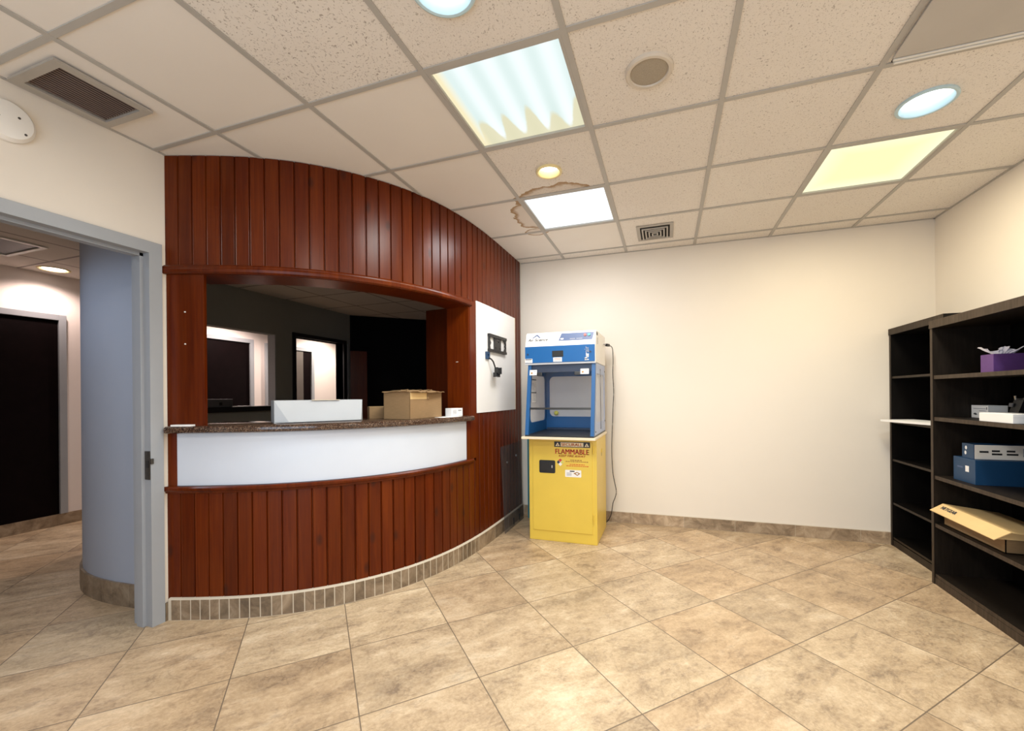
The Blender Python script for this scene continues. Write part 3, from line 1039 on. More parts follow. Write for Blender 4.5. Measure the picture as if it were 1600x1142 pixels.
cw = [(-.605, .10), (-.72, .092), (-.85, .082), (-.99, .073), (-1.10, .074), (-1.20, .081), (-1.32, .100), (-1.441, .134), (-1.56, .185), (-1.654, .240), (-1.78, .33), (-1.92, .46), (-2.06, .62), (-2.2, .81), (-2.35, 1.0), (-2.43, 1.15)]
inner = [(-2.31, 1.15), (-2.25, 1.05), (-2.1, .85), (-1.95, .68), (-1.8, .53), (-1.6, .36), (-1.4, .27), (-1.2, .22), (-.99, .20), (-.60, .21), (-.50, .16)]
tag(MB().prism(cw + inner, 0, HO + .02).build('wall_curved', M['blue_gray'], smooth=True), 'rounded blue-grey wall just inside the doorway', 'wall', kind='structure')
mb = MB()
lay = mb.bm.faces.layers.float.new('tile')
pts = []
for p_, q_ in zip(cw, cw[1:]):
    n_seg = max(1, int(math.dist(p_, q_) / .075))
    for k in range(n_seg):
        pts.append(Vector(p_).lerp(Vector(q_), k / n_seg))
for p_, q_ in zip(pts, pts[1:]):
    n0 = len(mb.bm.faces)
    d_ = (q_ - p_).normalized()
    o_ = Vector((-d_.y, d_.x))
    if o_.y > 0 and abs(o_.y) > abs(o_.x) or (o_.x > 0 and abs(o_.x) >= abs(o_.y)):
        o_ = -o_
    mb.prism([p_ + d_ * .001 - o_ * .002, q_ - d_ * .001 - o_ * .002, q_ - d_ * .001 + o_ * .013, p_ + d_ * .001 + o_ * .013], 0, .135)
    mb.bm.faces.ensure_lookup_table()
    r_ = random.random()
    for f in mb.bm.faces[n0:]:
        f[lay] = r_
tag(mb.build('baseboard_curved', M['base_tile']), 'stone tile skirting around the rounded blue-grey wall', 'baseboard', kind='structure')
tag(MB().box(-3.4995, -3.1, 0, -3.486, 5.2, .112).build('baseboard_hallway', M['base_tile_light']), 'stone tile skirting along the hallway wall under the dark door', 'baseboard', kind='structure')


def hall_door(name, label, y0, y1, z0, zt):
    d = thing(name, label, 'door', (-3.49, (y0 + y1) / 2, 0), kind='structure')
    f = MB()
    f.box(-3.499, y1, z0, -3.468, y1 + .055, zt + .055, .003)
    f.box(-3.499, y0 - .055, z0, -3.468, y0, zt + .055, .003)
    f.box(-3.499, y0, zt, -3.468, y1, zt + .055, .003)
    f.build('door_frame', M['frame_gray'], d)
    MB().box(-3.499, y0, z0, -3.490, y1, zt).build('door_leaf', M['dark_door'], d)
    return d


hall_door('door_2', 'dark brown hallway door in a grey frame seen past the rounded wall', .02, .905, .113, 2.015)
hall_door('door_4', 'dark hallway door in a grey frame seen through the office hatch window', 2.0, 2.90, .113, 2.02)
d5 = hall_door('door_5', 'narrow glimpse of a dark door seen through the office doorway', 3.2, 3.995, .113, 1.995)
MB().box(-3.489, 3.55, .12, -3.478, 3.83, 1.98).build('door_panel', plain('taupe_door', (.09, .075, .065), .6), d5)

# grey steel door frame of the near doorway
d1 = thing('door_1', 'grey steel door frame around the open doorway in the cream wall', 'door frame', (-.54, -.5, 0), kind='structure')


def frame_prof(side):
    # plan outline of one jamb: casing face, rabbet, stop, hall-side casing
    return [(-.466, .062), (-.466, 0), (-.515, 0), (-.515, -.016), (-.565, -.016), (-.565, 0), (-.614, 0), (-.614, .05), (-.60, .05), (-.60, .018), (-.481, .018), (-.481, .062)]


MB().prism([(x_, DY1 + y_) for x_, y_ in frame_prof(1)], 0, DZ).build('jamb', M['frame_gray'], d1)
MB().prism([(x_, DY0 - y_) for x_, y_ in frame_prof(1)], 0, DZ).build('jamb', M['frame_gray'], d1)
hp = MB()
A = [hp.bm.verts.new((x_, DY0 - .062, DZ + y_)) for x_, y_ in frame_prof(1)]
B = [hp.bm.verts.new((x_, DY1 + .062, DZ + y_)) for x_, y_ in frame_prof(1)]
hp.bm.faces.new(A)
hp.bm.faces.new(B[::-1])
for i in range(len(A)):
    j = (i + 1) % len(A)
    hp.bm.faces.new((A[i], B[i], B[j], A[j]))
bmesh.ops.recalc_face_normals(hp.bm, faces=hp.bm.faces)
hp.build('head', M['frame_gray'], d1)
st = MB().box(-.512, DY1 - .003, .80, -.470, DY1 + .001, .955, .001).build('strike_plate', M['dark_metal'], d1)
MB().box(-.500, DY1 - .0045, .865, -.478, DY1 - .003, .905).build('latch_hole', M['black'], st)
MB().box(-.470, DY1 - .004, .885, -.458, DY1 + .010, .915, .002).build('strike_lip', M['dark_metal'], st)

# ------------------------------------------------------------------ ceiling things
def troffer(ix, iy, kind, label, parent=None):
    x, y = (ix + .5) * T, (iy + .5) * T
    t = thing('ceiling_light', label, 'ceiling light' if label else None, (x, y, H), group='square ceiling lights' if label else None)
    t.parent = parent
    h_ = T / 2 - .0125
    MB().plate((x, y, H + .011), (1, 0, 0), (0, 1, 0), rect(-h_, -h_, h_, h_), [rect(-.279, -.279, .279, .279)], .012).build('frame', M['tbar'], t)
    MB().box(x - .283, y - .283, H + .0115, x + .283, y + .283, H + .016).build('diffuser', M['diff_' + kind], t)
    MB().box(x - h_, y - h_, H + .02, x + h_, y + h_, H + .09).build('housing', M['fixture'], t)
    return t


troffer(2, 0, 'tubes', 'square ceiling light whose lens shows bright tube streaks and yellow staining')
troffer(2, 2, 'white', 'plain white square ceiling light beside the brown water stains')
troffer(5, 2, 'yellow', 'yellow glowing square ceiling light nearest the bookcases')
troffer(2, -3, 'white', None, cl)  # added behind the camera to light the room, never in view
troffer(5, -3, 'white', None, cl)  # likewise an added light, out of view


def downlight(x, y, r, z, lamp, can, label, deep=.026, parent=None):
    t = thing('downlight', label, 'downlight' if label else None, (x, y, z), group='recessed downlights' if label else None)
    t.parent = parent
    MB().lathe((x, y, z), [(r, .006), (r + .002, -.006), (r - .004, -.009), (r - .012, -.007), (r - .016, .0), (r * .76, .034), (r * .76, .06), (r - .010, .012)], 40, closed=True).build('trim_ring', can, t, True)
    MB().lathe((x, y, z), [(.001, deep), (r * .45, deep), (r * .72, deep + .003), (r * .72, .056), (.001, .056)], 32).build('lamp', lamp, t, True)
    return t


downlight(1.515, .940, .078, H, M['lamp_warm'], M['can_warm'], 'small warm recessed downlight between the two white square lights')
downlight(3.36, .945, .112, H, M['lamp_cool'], M['can_cool'], 'round cool white downlight beside the yellow square light')
downlight(1.49, -.30, .112, H, M['lamp_cool'], M['can_cool'], 'round cool white downlight cut off by the top edge of the photo')
downlight(-3.25, .78, .108, HO, M['lamp_pink'], M['can_warm'], 'flush downlight in the hallway ceiling above the dark door', -.008)
downlight(-1.35, -.75, .108, HO, M['lamp_cool'], M['can_cool'], None, -.008, bpy.data.objects['ceiling_office'])

sp = thing('ceiling_speaker', 'round tan speaker grille in the ceiling tile', 'speaker', (2.126, .31, H))
MB().lathe((2.126, .31, H), [(.098, .004), (.098, -.004), (.092, -.010), (.080, -.010), (.076, -.004), (.074, .004)], 48, closed=True).build('rim', M['speaker_rim'], sp, True)
MB().lathe((2.126, .31, H), [(.001, -.008), (.05, -.0075), (.076, -.005), (.076, .0), (.001, .0)], 40).build('grille', M['speaker_mesh'], sp, True)

# square supply diffuser with nested cones
vt = thing('ceiling_vent', 'small square air diffuser with nested louvres above the fume hood', 'vent', (2.105, 2.165, H))
MB().plate((2.105, 2.165, H - .004), (1, 0, 0), (0, -1, 0), rect(-.145, -.170, .145, .170), [rect(-.118, -.140, .118, .140)], .006).build('frame', M['grille'], vt)
MB().box(1.985, 2.022, H + .001, 2.225, 2.308, H + .0035).build('backing', M['dark_void'], vt)
for k in range(4):
    a, b_ = .104 - k * .026, .124 - k * .031
    MB().plate((2.105, 2.165, H - .008 - .002 * k), (1, 0, 0), (0, 1, 0), rect(-a, -b_, a, b_), [rect(-a + .012, -b_ + .012, a - .012, b_ - .012)], .008).build('louvre', M['grille'], vt)

# long return grille by the doorway wall
rg = thing('return_grille', 'long slatted return air grille above the doorway wall', 'vent', (-.27, -.385, H))
MB().plate((0, 0, H - .006), (1, 0, 0), (0, 1, 0), rect(-.436, -.556, -.107, -.216), [rect(-.398, -.522, -.142, -.248)], .010).build('frame', M['grille'], rg)
MB().box(-.398, -.522, H + .0005, -.142, -.248, H + .003).build('backing', M['dark_void'], rg)
for k in range(15):
    xx = -.392 + k * .0172
    MB().obox((xx, -.521, H - .0045), (0, .272, 0), (.0062, 0, .0012), (0, 0, .0016)).build('slat', M['slat'], rg)
for (a, b_) in ((-.417, -.46), (-.125, -.30), (-.30, -.538), (-.24, -.232)):
    MB().cyl((a, b_, H - .008), (a, b_, H - .005), .005, n=8).build('screw', M['dark_metal'], rg)

# air panel hung below the grid near the bookcases
ap = thing('air_panel', 'grey flat-faced air panel with dark slots at the ceiling edge', 'vent', (3.36, .305, H))
MB().box(3.068, .02, H - .012, 3.652, .555, H - .006, .003).build('face_plate', M['ac_panel'], ap)
MB().box(3.078, .03, H - .001, 3.645, .592, H + .0035).build('backing', M['dark_void'], ap)
MB().box(3.075, .563, H - .012, 3.65, .575, H - .004, .002).build('slot_bar', M['fixture'], ap)
MB().box(3.085, .582, H - .012, 3.64, .594, H - .0025, .002).build('slot_bar', M['fixture'], ap)

sm = thing('smoke_detector', 'round cream smoke detector on the wall above the doorway', 'smoke detector', (-.48, -.548, 2.432))
MB().lathe((-.48, -.548, 2.432), [(.088, .001), (.088, .016), (.082, .022), (.076, .030), (.05, .034), (.001, .035)], 44, 'X').build('body', M['plastic_white'], sm, True)
for dy, dz in ((.030, .020), (.052, -.012), (.050, -.040), (-.03, .0)):
    MB().cyl((-.452, -.548 + dy, 2.432 + dz), (-.4445 if abs(dy) < .04 else -.447, -.548 + dy, 2.432 + dz), .005 if dz != -.012 else .003, n=10).build('sensor_hole', M['dark_metal'], sm)

hg = thing('hallway_grille', 'dark grille in the hallway ceiling glimpsed through the doorway', 'vent', (-2.78, .2, HO))
MB().plate((0, 0, HO - .004), (1, 0, 0), (0, 1, 0), rect(-3.07, -.15, -2.50, .43), [rect(-3.04, -.12, -2.53, .40)], .008).build('frame', M['fixture'], hg)
MB().box(-3.04, -.12, HO - .003, -2.53, .40, HO - .0005).build('grille', M['gray_box'], hg)

# ------------------------------------------------------------------ counter and what stands on it
CT = 1.083


def counter_prof(s_):
    b_ = -.42
    f_ = .045
    return [(f_ - .012, CT - .038), (f_ - .003, CT - .032), (f_, CT - .020), (f_ - .003, CT - .007), (f_ - .012, CT), (b_, CT), (b_, CT - .038)]


ct = slab(MB(), 0.028, 1.970, counter_prof, .03).build('countertop', M['granite'], smooth=True)
tag(ct, 'speckled brown granite worktop curving through the reception opening', 'countertop')

# white carton, its long side tapered
wb = thing('white_carton', 'long low white carton on the granite counter', 'carton', (-.03, .35, CT), math.atan2(.42, .31))
L_, D_, Hh = .505, .26, .138
c_ = MB()
c_.prism([(0, .012), (L_, .012), (L_, D_), (0, D_)], .0006, Hh)
c_.build('body', M['carton_white'], wb, world=False)
fr = MB()
v_ = [(.0, .012, Hh), (L_, .012, Hh), (L_ - .014, -.012, .006), (.075, -.012, .006), (0, .012, .006), (L_, .012, .006)]
vs = [fr.bm.verts.new(p) for p in v_]
for ids in ((0, 3, 2, 1), (0, 4, 3), (1, 2, 5), (4, 5, 2, 3)):
    fr.bm.faces.new([vs[i] for i in ids])
bmesh.ops.recalc_face_normals(fr.bm, faces=fr.bm.faces)
fr.build('front_flap', M['carton_white'], wb, world=False)
MB().box(L_ * .40, .000, Hh - .0005, L_ * .72, .03, Hh + .002).build('lid_tab', M['cream'], wb, world=False)

# brown cardboard box with ragged open flaps
cb = thing('cardboard_box', 'brown cardboard box with torn open flaps on the granite counter', 'box', (.575, .845, CT), math.atan2(.379, .018) - R(90))
bw, bl_, bh_ = .215, .38, .182
b_ = MB()
for q in ((-bw, 0, .0006, -bw + .004, bl_, bh_), (-.004, 0, .0006, 0, bl_, bh_), (-bw, 0, .0006, 0, .004, bh_), (-bw, bl_ - .004, .0006, 0, bl_, bh_), (-bw, 0, .0006, 0, bl_, .005)):
    b_.box(*q)
b_.build('body', M['cardboard'], cb, world=False)


def ragged(p0, p1, out, n=14, seed=1):
    rnd = random.Random(seed)
    p0, p1, out = Vector(p0), Vector(p1), Vector(out)
    m = MB()
    rows = []
    for i in range(n + 1):
        a = p0.lerp(p1, i / n)
        k = .75 + .35 * rnd.random()
        rows.append([a, a + out * .5 * k + Vector((0, 0, .006 * rnd.random())), a + out * k + Vector((0, 0, .010 * rnd.random() - .004))])
    V = [[m.bm.verts.new(p) for p in r] for r in rows]
    for a, b in zip(V, V[1:]):
        for i in range(2):
            m.bm.faces.new((a[i], b[i], b[i + 1], a[i + 1]))
    g = bmesh.ops.extrude_face_region(m.bm, geom=list(m.bm.faces))
    for q in g['geom']:
        if isinstance(q, bmesh.types.BMVert):
            q.co.z += .003
    bmesh.ops.recalc_face_normals(m.bm, faces=m.bm.faces)
    return m


ragged((-bw, .0, bh_), (0, .0, bh_), (0, -.02, .004), 10, 3).build('flap', M['cardboard'], cb, world=False)
ragged((0, .005, bh_), (0, bl_, bh_), (.035, 0, .002), 16, 5).build('flap', M['cardboard'], cb, world=False)
ragged((-bw, .02, bh_), (-bw, bl_, bh_), (.14, 0, .016), 16, 8).build('flap', M['cardboard'], cb, world=False)
ragged((0, .02, bh_), (0, bl_, bh_), (-.10, 0, .014), 16, 9).build('flap', M['cardboard'], cb, world=False)
MB().box(-.0005, .004, bh_ - .045, .0012, .19, bh_ - .002).build('tape_strip', M['card_pale'], cb, world=False)
MB().box(.0, .19, bh_ - .045, .010, .205, bh_ - .028, .002).build('torn_tab', M['cardboard'], cb, world=False)

sb = thing('small_carton', 'small brown carton tucked behind the white carton', 'box', (.22, .90, CT), R(48))
MB().box(-.01, 0, .0006, .13, .10, .085, .001).build('body', M['cardboard'], sb, world=False)
MB().box(-.01, .045, .0845, .13, .055, .0858).build('tape_strip', M['card_pale'], sb, world=False)

pk = thing('label_packet', 'small white printed packet beside the cardboard box at the counter end', 'packet', (.655, 1.265, CT), R(72))
MB().box(0, 0, .0006, .115, .07, .062, .004).build('body', M['paper'], pk, world=False)
for k in range(6):
    MB().box(.012, -.0006, .016 + k * .006, .050, .0002, .019 + k * .006).build('print_line', M['gray_ink'], pk, world=False)
MB().box(.066, -.0006, .040, .100, .0002, .050).build('print_line', M['gray_ink'], pk, world=False)
tag(MB().box(-.04, -.03, .0003, .16, .09, .0018).build('paper_sheet', M['paper'], None), 'white paper sheet under the printed packet', 'paper')
ps = bpy.data.objects['paper_sheet']
ps.location, ps.rotation_euler = (.655, 1.155, CT - .0005), (0, 0, R(75))
tag(MB().box(-.055, -.018, 0, .055, .018, .010, .002).build('white_strip', M['paper'], None), 'white paper strip lying at the near end of the counter, below the wooden pillar', 'strip')
o = bpy.data.objects['white_strip']
q, (tt, nn) = bow(.115, .020), bow_dir(.115)
o.location, o.rotation_euler = (q[0], q[1], CT + .0004), (0, 0, math.atan2(tt.y, tt.x))

# on the office window sill
gb = thing('gray_device', 'dark grey device box on the black hatch sill', 'device', (XW - .02, 1.62, WZ0))
MB().box(XW - .08, 1.44, WZ0 + .0005, XW + .05, 1.745, WZ0 + .085, .006).build('body', M['gray_box'], gb)
MB().box(XW + .05, 1.60, WZ0 + .02, XW + .053, 1.63, WZ0 + .05).build('port', M['black'], gb)
tag(MB().box(XW - .03, 1.80, WZ0 + .0003, XW + .06, 1.95, WZ0 + .008).build('paper_pile', M['paper']), 'thin pile of papers on the hatch sill beside the grey device', 'papers')

# ------------------------------------------------------------------ on the bow wall
t_, n_ = bow_dir(2.44)
o_ = Vector((*bow(2.257, .0068), 0))
br = thing('tv_bracket', 'black steel screen mounting bracket on the white inset panel', 'bracket', (o_.x, o_.y, 1.62))
wB, z0 = .372, 1.613


def bp(off):
    return o_ + n_ * off


def bplate(name, outer, holes=(), off=.012, th=.010):
    p = bp(off)
    return MB().plate((p.x, p.y, z0), t_, (0, 0, 1), outer, holes, th).build(name, M['black'], br)


bplate('rail', rect(0, .0, wB, .022), [circle(.03 + .04 * k, .011, .005, 10) for k in range(9)], .022, .022)
bplate('rail', rect(0, .126, wB, .150), [circle(.03 + .04 * k, .138, .005, 10) for k in range(9)], .022, .022)
bplate('center_plate', rect(.115, .022, .255, .126), [rrect(.165, .088, .205, .104, .007), circle(.14, .04, .008, 12), circle(.23, .04, .008, 12), circle(.14, .11, .008, 12), circle(.23, .11, .008, 12)], .014, .008)
bplate('end_bracket', [(0, .022), (.028, .022), (.018, .05), (.040, .075), (.018, .1), (.028, .126), (0, .126)], (), .016, .010)
bplate('end_bracket', [(wB, .022), (wB - .05, .022), (wB - .03, .045), (wB - .012, .06), (wB - .03, .075), (wB - .012, .09), (wB - .05, .126), (wB, .126)], (), .016, .010)

cc = Vector((*bow(2.245, .0068), 0))
cn = thing('cable_outlet', 'blue wall outlet with a short black cable and plug below the bracket', 'outlet', (cc.x, cc.y, 1.55))
MB().plate(Vector((cc.x, cc.y, 1.545)) + n_ * .012, t_, (0, 0, 1), rrect(-.035, 0, .035, .062, .006), [rrect(-.012, .018, .012, .044, .004)], .0115).build('wall_plate', M['outlet_blue'], cn)
P_ = [cc + n_ * .008 + t_ * a + Vector((0, 0, z)) for a, z in ((.01, 1.560), (.025, 1.545), (.045, 1.525), (.062, 1.50), (.080, 1.478), (.10, 1.462))]
P_ = [p + n_ * k for p, k in zip(P_, (.0, .02, .028, .03, .03, .03))]
MB().tube(P_, .0065, 8).build('cable', M['black'], cn, True)
e_ = P_[-1]
MB().obox(e_ - t_ * .028 - Vector((0, 0, .035)), t_ * .075, n_ * .028, Vector((0, 0, .048)), .004).build('plug', M['black'], cn)
MB().obox(e_ - t_ * .052 - Vector((0, 0, .062)), t_ * .078, n_ * .022, Vector((0, 0, .030)), .004).build('connector', M['black'], cn)

# smoked acrylic sheet leaning on the planks by the corner
gs = thing('acrylic_sheet', 'smoked acrylic sheet leaning on the planks behind the yellow cabinet corner', 'sheet', (.80, 2.4, 0))
q0, q1 = Vector((*bow(2.50, .045), .001)), Vector((*bow(3.0, .045), .001))
uu = (q1 - q0).normalized()
top = Vector((*bow(2.50, .008), .775)) - q0
MB().obox(q0, q1 - q0, top, Vector((.005, 0, .0002))).build('sheet', M['smoked'], gs)
for a, b_ in ((.12, .22), (.12, .80), (.36, .16), (.36, .84)):
    p = q0 + uu * a + top * b_ + Vector((.0055, 0, 0))
    MB().cyl(p, p + Vector((.009, 0, 0)), .010, n=12).build('stud', M['metal'] if b_ > .5 else M['black'], gs)
for a in (.20, .36):
    p = q0 + uu * a + top * .03 + Vector((.0055, 0, 0))
    MB().obox(p, uu * .02, (0, 0, .06), (.008, 0, 0), .001).build('hinge', M['black'], gs)
tb = MB().box(.85, 2.468, 0, 1.32, 2.486, .86, .002).build('teal_panel', M['teal'])
tag(tb, 'teal board standing upright behind the yellow cabinet', 'board')

# ------------------------------------------------------------------ yellow safety cabinet
CX0, CX1, CY0, CY1, CZ = 1.056, 1.639, 1.896, 2.425, .874
sc = thing('safety_cabinet', 'yellow steel flammables cabinet with red warning lettering, under the fume hood', 'cabinet', (1.35, 2.16, 0))
MB().box(CX0, CY0, .0, CX1, CY1, CZ, .006).build('body', M['yellow'], sc)
dr = MB().box(1.091, CY0 - .007, .088, 1.602, CY0 + .002, .845, .004).build('door', M['yellow'], sc)
FY = CY0 - .0072
mb = MB()
mb.plate((0, FY - .003, 0), (1, 0, 0), (0, 0, 1), rrect(1.150, .578, 1.290, .686, .012), (), .003)
hd_ = mb.build('handle', M['black'], dr)
mb = MB().box(1.162, FY - .006, .592, 1.235, FY - .003, .672, .003)
mb.build('paddle', M['black'], dr)
lk = MB().box(1.258, FY - .009, .622, 1.268, FY - .003, .645, .002)
lk.build('lock', M['metal'], dr)
for z in (.18, .75):
    MB().cyl((1.612, CY0 - .006, z), (1.612, CY0 - .006, z + .07), .006, n=10).build('hinge', M['yellow'], sc)
MB().lathe((CX1, 2.17, .745), [(.020, -.002), (.020, .004), (.014, .006), (.001, .006)], 20, 'X').build('vent_cap', M['yellow'], sc, True)
MB().box(CX1 - .001, 2.155, .70, CX1 + .0015, 2.165, .735).build('vent_slot', M['dark_metal'], sc)
U_, V_ = (1, 0, 0), (0, 0, 1)


def decal(name, outer, mat, parent, y, th=.0006):
    return MB().plate((0, y, 0), U_, V_, outer, (), th).build(name, mat, parent)


wl_ = decal('warning_label', rect(1.283, .800, 1.586, .846), M['black'], dr, FY - .0008)
decal('label_field', rect(1.338, .806, 1.531, .840), M['cream'], wl_, FY - .0014)
text('lettering', 'SECURALL', (1.346, FY - .0016, .8115), U_, V_, .176, .024, M['orange_ink'], wl_, bold=.045)
for xx in (1.293, 1.540):
    decal('triangle', [(xx, .808), (xx + .038, .808), (xx + .019, .839)], M['cream'], wl_, FY - .0014)
    decal('flame_mark', [(xx + .013, .812), (xx + .025, .812), (xx + .019, .826)], M['ink'], wl_, FY - .002)
text('lettering', 'FLAMMABLE', (1.293, FY - .0008, .7435), U_, V_, .284, .041, M['red_ink'], dr, bold=.045)
text('lettering', 'KEEP FIRE AWAY', (1.322, FY - .0008, .7195), U_, V_, .228, .0165, M['orange_ink'], dr, shear=.2, bold=.05)
for z, x0, x1, mt in ((.690, 1.42, 1.52, 'brown_ink'), (.678, 1.38, 1.573, 'brown_ink'), (.655, 1.415, 1.54, 'orange_ink'), (.642, 1.385, 1.575, 'orange_ink')):
    xx = x0
    while xx < x1:
        w_ = random.uniform(.008, .02)
        decal('print_line', rect(xx, z, min(xx + w_, x1), z + .0075), M[mt], dr, FY - .0006)
        xx += w_ + .004
dm = decal('hazard_diamond', [(1.334, .640), (1.366, .673), (1.334, .706), (1.302, .673)], M['paper'], dr, FY - .0006)
dm['label'] = 'four-colour hazard diamond'
for pts_, mt in (([(1.334, .674), (1.350, .690), (1.334, .705), (1.318, .690)], 'red_ink'), ([(1.317, .658), (1.333, .673), (1.317, .689), (1.303, .673)], 'ink'), ([(1.351, .658), (1.365, .673), (1.351, .689), (1.335, .673)], 'spongy')):
    decal('diamond_field', pts_, M[mt], dm, FY - .0012)
stk = decal('maker_sticker', rrect(1.375, .553, 1.511, .612, .006), M['paper'], dr, FY - .0006)
decal('print_line', rect(1.415, .597, 1.455, .606), M['ink'], stk, FY - .0012)
for k in range(4):
    decal('print_line', rect(1.388, .565 + k * .007, 1.430, .568 + k * .007), M['gray_ink'], stk, FY - .0012)
decal('print_mark', [(1.445, .585), (1.475, .598), (1.503, .585), (1.478, .566)], M['brown_ink'], stk, FY - .0012)
decal('print_mark', [(1.462, .584), (1.476, .591), (1.490, .584), (1.478, .574)], M['paper'], stk, FY - .0018)

tb = MB().box(1.035, 1.755, CZ + .0005, 1.652, 2.43, CZ + .020, .003).build('bench_board', M['cream_board'])
tag(tb, 'cream laminate board lying on the yellow cabinet under the fume hood', 'board')

# ------------------------------------------------------------------ ductless fume hood
BZ = CZ + .021
HX0, HX1 = 1.060, 1.638
fh = thing('fume_hood', 'blue and white bench-top fume hood with clear panes, on the yellow cabinet', 'fume hood', (1.35, 2.1, BZ))
ZT = 1.50          # underside of the head
YB = 2.415
YF0, YF1 = 1.778, 1.882    # front edge at the base and under the head


def yfront(z):
    return YF0 + (YF1 - YF0) * (z - BZ) / (ZT - BZ)


tr = MB().box(HX0, YF0, BZ, HX1, YB, BZ + .012, .002)
tr.build('work_tray', M['black'], fh)
MB().box(HX0 + .03, YB - .06, BZ + .0125, HX1 - .03, YB - .03, BZ + .03).build('tray_lip', M['hood_dark'], fh)


def side(x, name, mat, inward):
    outer = [(YF0 + .03, BZ + .012), (YB, BZ + .012), (YB, ZT), (YF1 + .03, ZT)]
    hole = [(a, b) for a, b in rrect(1.90, BZ + .105, YB - .05, ZT - .085, .045)]
    m = MB().plate((x, 0, 0), (0, 1, 0), (0, 0, 1), outer, [hole], .010).build(name, mat, fh)
    MB().box(x - .0065, 1.885, BZ + .09, x - .0035, YB - .035, ZT - .07).build('side_pane', M['hazy'], m)
    return m


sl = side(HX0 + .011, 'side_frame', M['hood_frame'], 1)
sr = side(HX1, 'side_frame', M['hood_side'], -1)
sr['label'] = 'pale blue side frame with screws'
for (yy, zz) in ((2.13, ZT - .045), (2.14, BZ + .05), (YB - .02, ZT - .05), (YB - .02, BZ + .10), (1.86, BZ + .04), (2.14, ZT - .10)):
    MB().cyl((HX1, yy, zz), (HX1 + .003, yy, zz), .006, n=10).build('screw', M['black'], sr)
MB().tube([(HX1 + .002, 2.13, ZT - .05), (HX1 + .003, 2.12, 1.3), (HX1 + .003, 2.135, 1.1), (HX1 + .002, 2.14, BZ + .055)], .0018, 6).build('wire', M['dark_metal'], sr)
bk = MB().plate((0, YB - .010, 0), (1, 0, 0), (0, 0, 1), rect(HX0 + .011, BZ + .012, HX1 - .010, ZT), [rrect(HX0 + .045, BZ + .135, HX1 - .05, ZT - .085, .045)], .010).build('back_frame', M['hood_frame'], fh)
MB().box(HX0 + .03, YB - .006, BZ + .12, HX1 - .035, YB - .003, ZT - .07).build('back_pane', M['hazy'], bk)
MB().ball((1.175, YB - .030, 1.064), .022, (1, .7, 1)).build('knob', M['spongy'], bk, True)['label'] = 'yellow knob on the rear pane'
for x0 in (HX0, HX1 - .030):
    p0_ = MB()
    v = [(x0, YF0, BZ + .012), (x0 + .030, YF0, BZ + .012), (x0 + .030, YF0 + .032, BZ + .012), (x0, YF0 + .032, BZ + .012)]
    w_ = [(x0, YF1, ZT), (x0 + .030, YF1, ZT), (x0 + .030, YF1 + .032, ZT), (x0, YF1 + .032, ZT)]
    A = [p0_.bm.verts.new(p) for p in v]
    B = [p0_.bm.verts.new(p) for p in w_]
    p0_.bm.faces.new(A[::-1])
    p0_.bm.faces.new(B)
    for i in range(4):
        p0_.bm.faces.new((A[i], A[(i + 1) % 4], B[(i + 1) % 4], B[i]))
    bmesh.ops.recalc_face_normals(p0_.bm, faces=p0_.bm.faces)
    p0_.build('front_post', M['hood_frame'], fh)
sl_v = Vector((0, YF1 - YF0, ZT - BZ)).normalized()


def fpt(x, z, off=0.0):
    return Vector((x, yfront(z) + off, z))


za = 1.128
sash = MB().obox(fpt(HX0 + .030, za, .012), (HX1 - HX0 - .06, 0, 0), sl_v * ((ZT - za) / sl_v.z), (0, .004, 0)).build('sash', M['acrylic'], fh)
MB().obox(fpt(HX0 + .028, za - .010, .006), (HX1 - HX0 - .056, 0, 0), (0, .004, .016), (0, .014, -.002)).build('sash_bar', M['black'], sash)
MB().box(HX0 + .03, yfront(1.44) + .02, 1.432, HX1 - .03, yfront(1.44) + .035, ZT - .001).build('header_panel', M['hood_dark'], fh)
for x0 in (1.146, 1.468):
    MB().obox(fpt(x0, 1.400, .002), (.046, 0, 0), sl_v * .03, (0, -.022, 0), .006).build('sash_latch', M['black'], sash)
for x0, x1 in ((1.078, 1.142), (1.516, 1.586)):
    lb = MB().obox(fpt(x0, 1.408, -.001), (x1 - x0, 0, 0), sl_v * .045, (0, -.001, 0)).build('caution_tag', M['paper'], sash)
    MB().obox(fpt(x0 + .012, 1.418, -.0022), (.014, 0, 0), sl_v * .016, (0, -.0006, 0)).build('warning_mark', M['brown_ink'], lb)
    MB().obox(fpt(x0 + .034, 1.438, -.0022), (.026, 0, 0), sl_v * .006, (0, -.0006, 0)).build('print_line', M['gray_ink'], lb)
# instruction sheets on the inside of the far side pane
for z_, h_ in ((1.37, .006), (1.255, .006)):
    MB().box(HX0 + .0125, 1.93, z_, HX0 + .0145, 2.07, z_ + h_ + .004).build('sheet_strip', M['black'], sl)
shp = MB().box(HX0 + .0125, 1.93, 1.175, HX0 + .0135, 2.06, 1.365).build('instruction_sheet', M['paper'], sl)
for k in range(12):
    if k != 6:
        MB().box(HX0 + .0137, 1.945, 1.19 + k * .0135, HX0 + .0141, 2.045 - (k % 3) * .02, 1.193 + k * .0135).build('print_line', M['gray_ink'], shp)

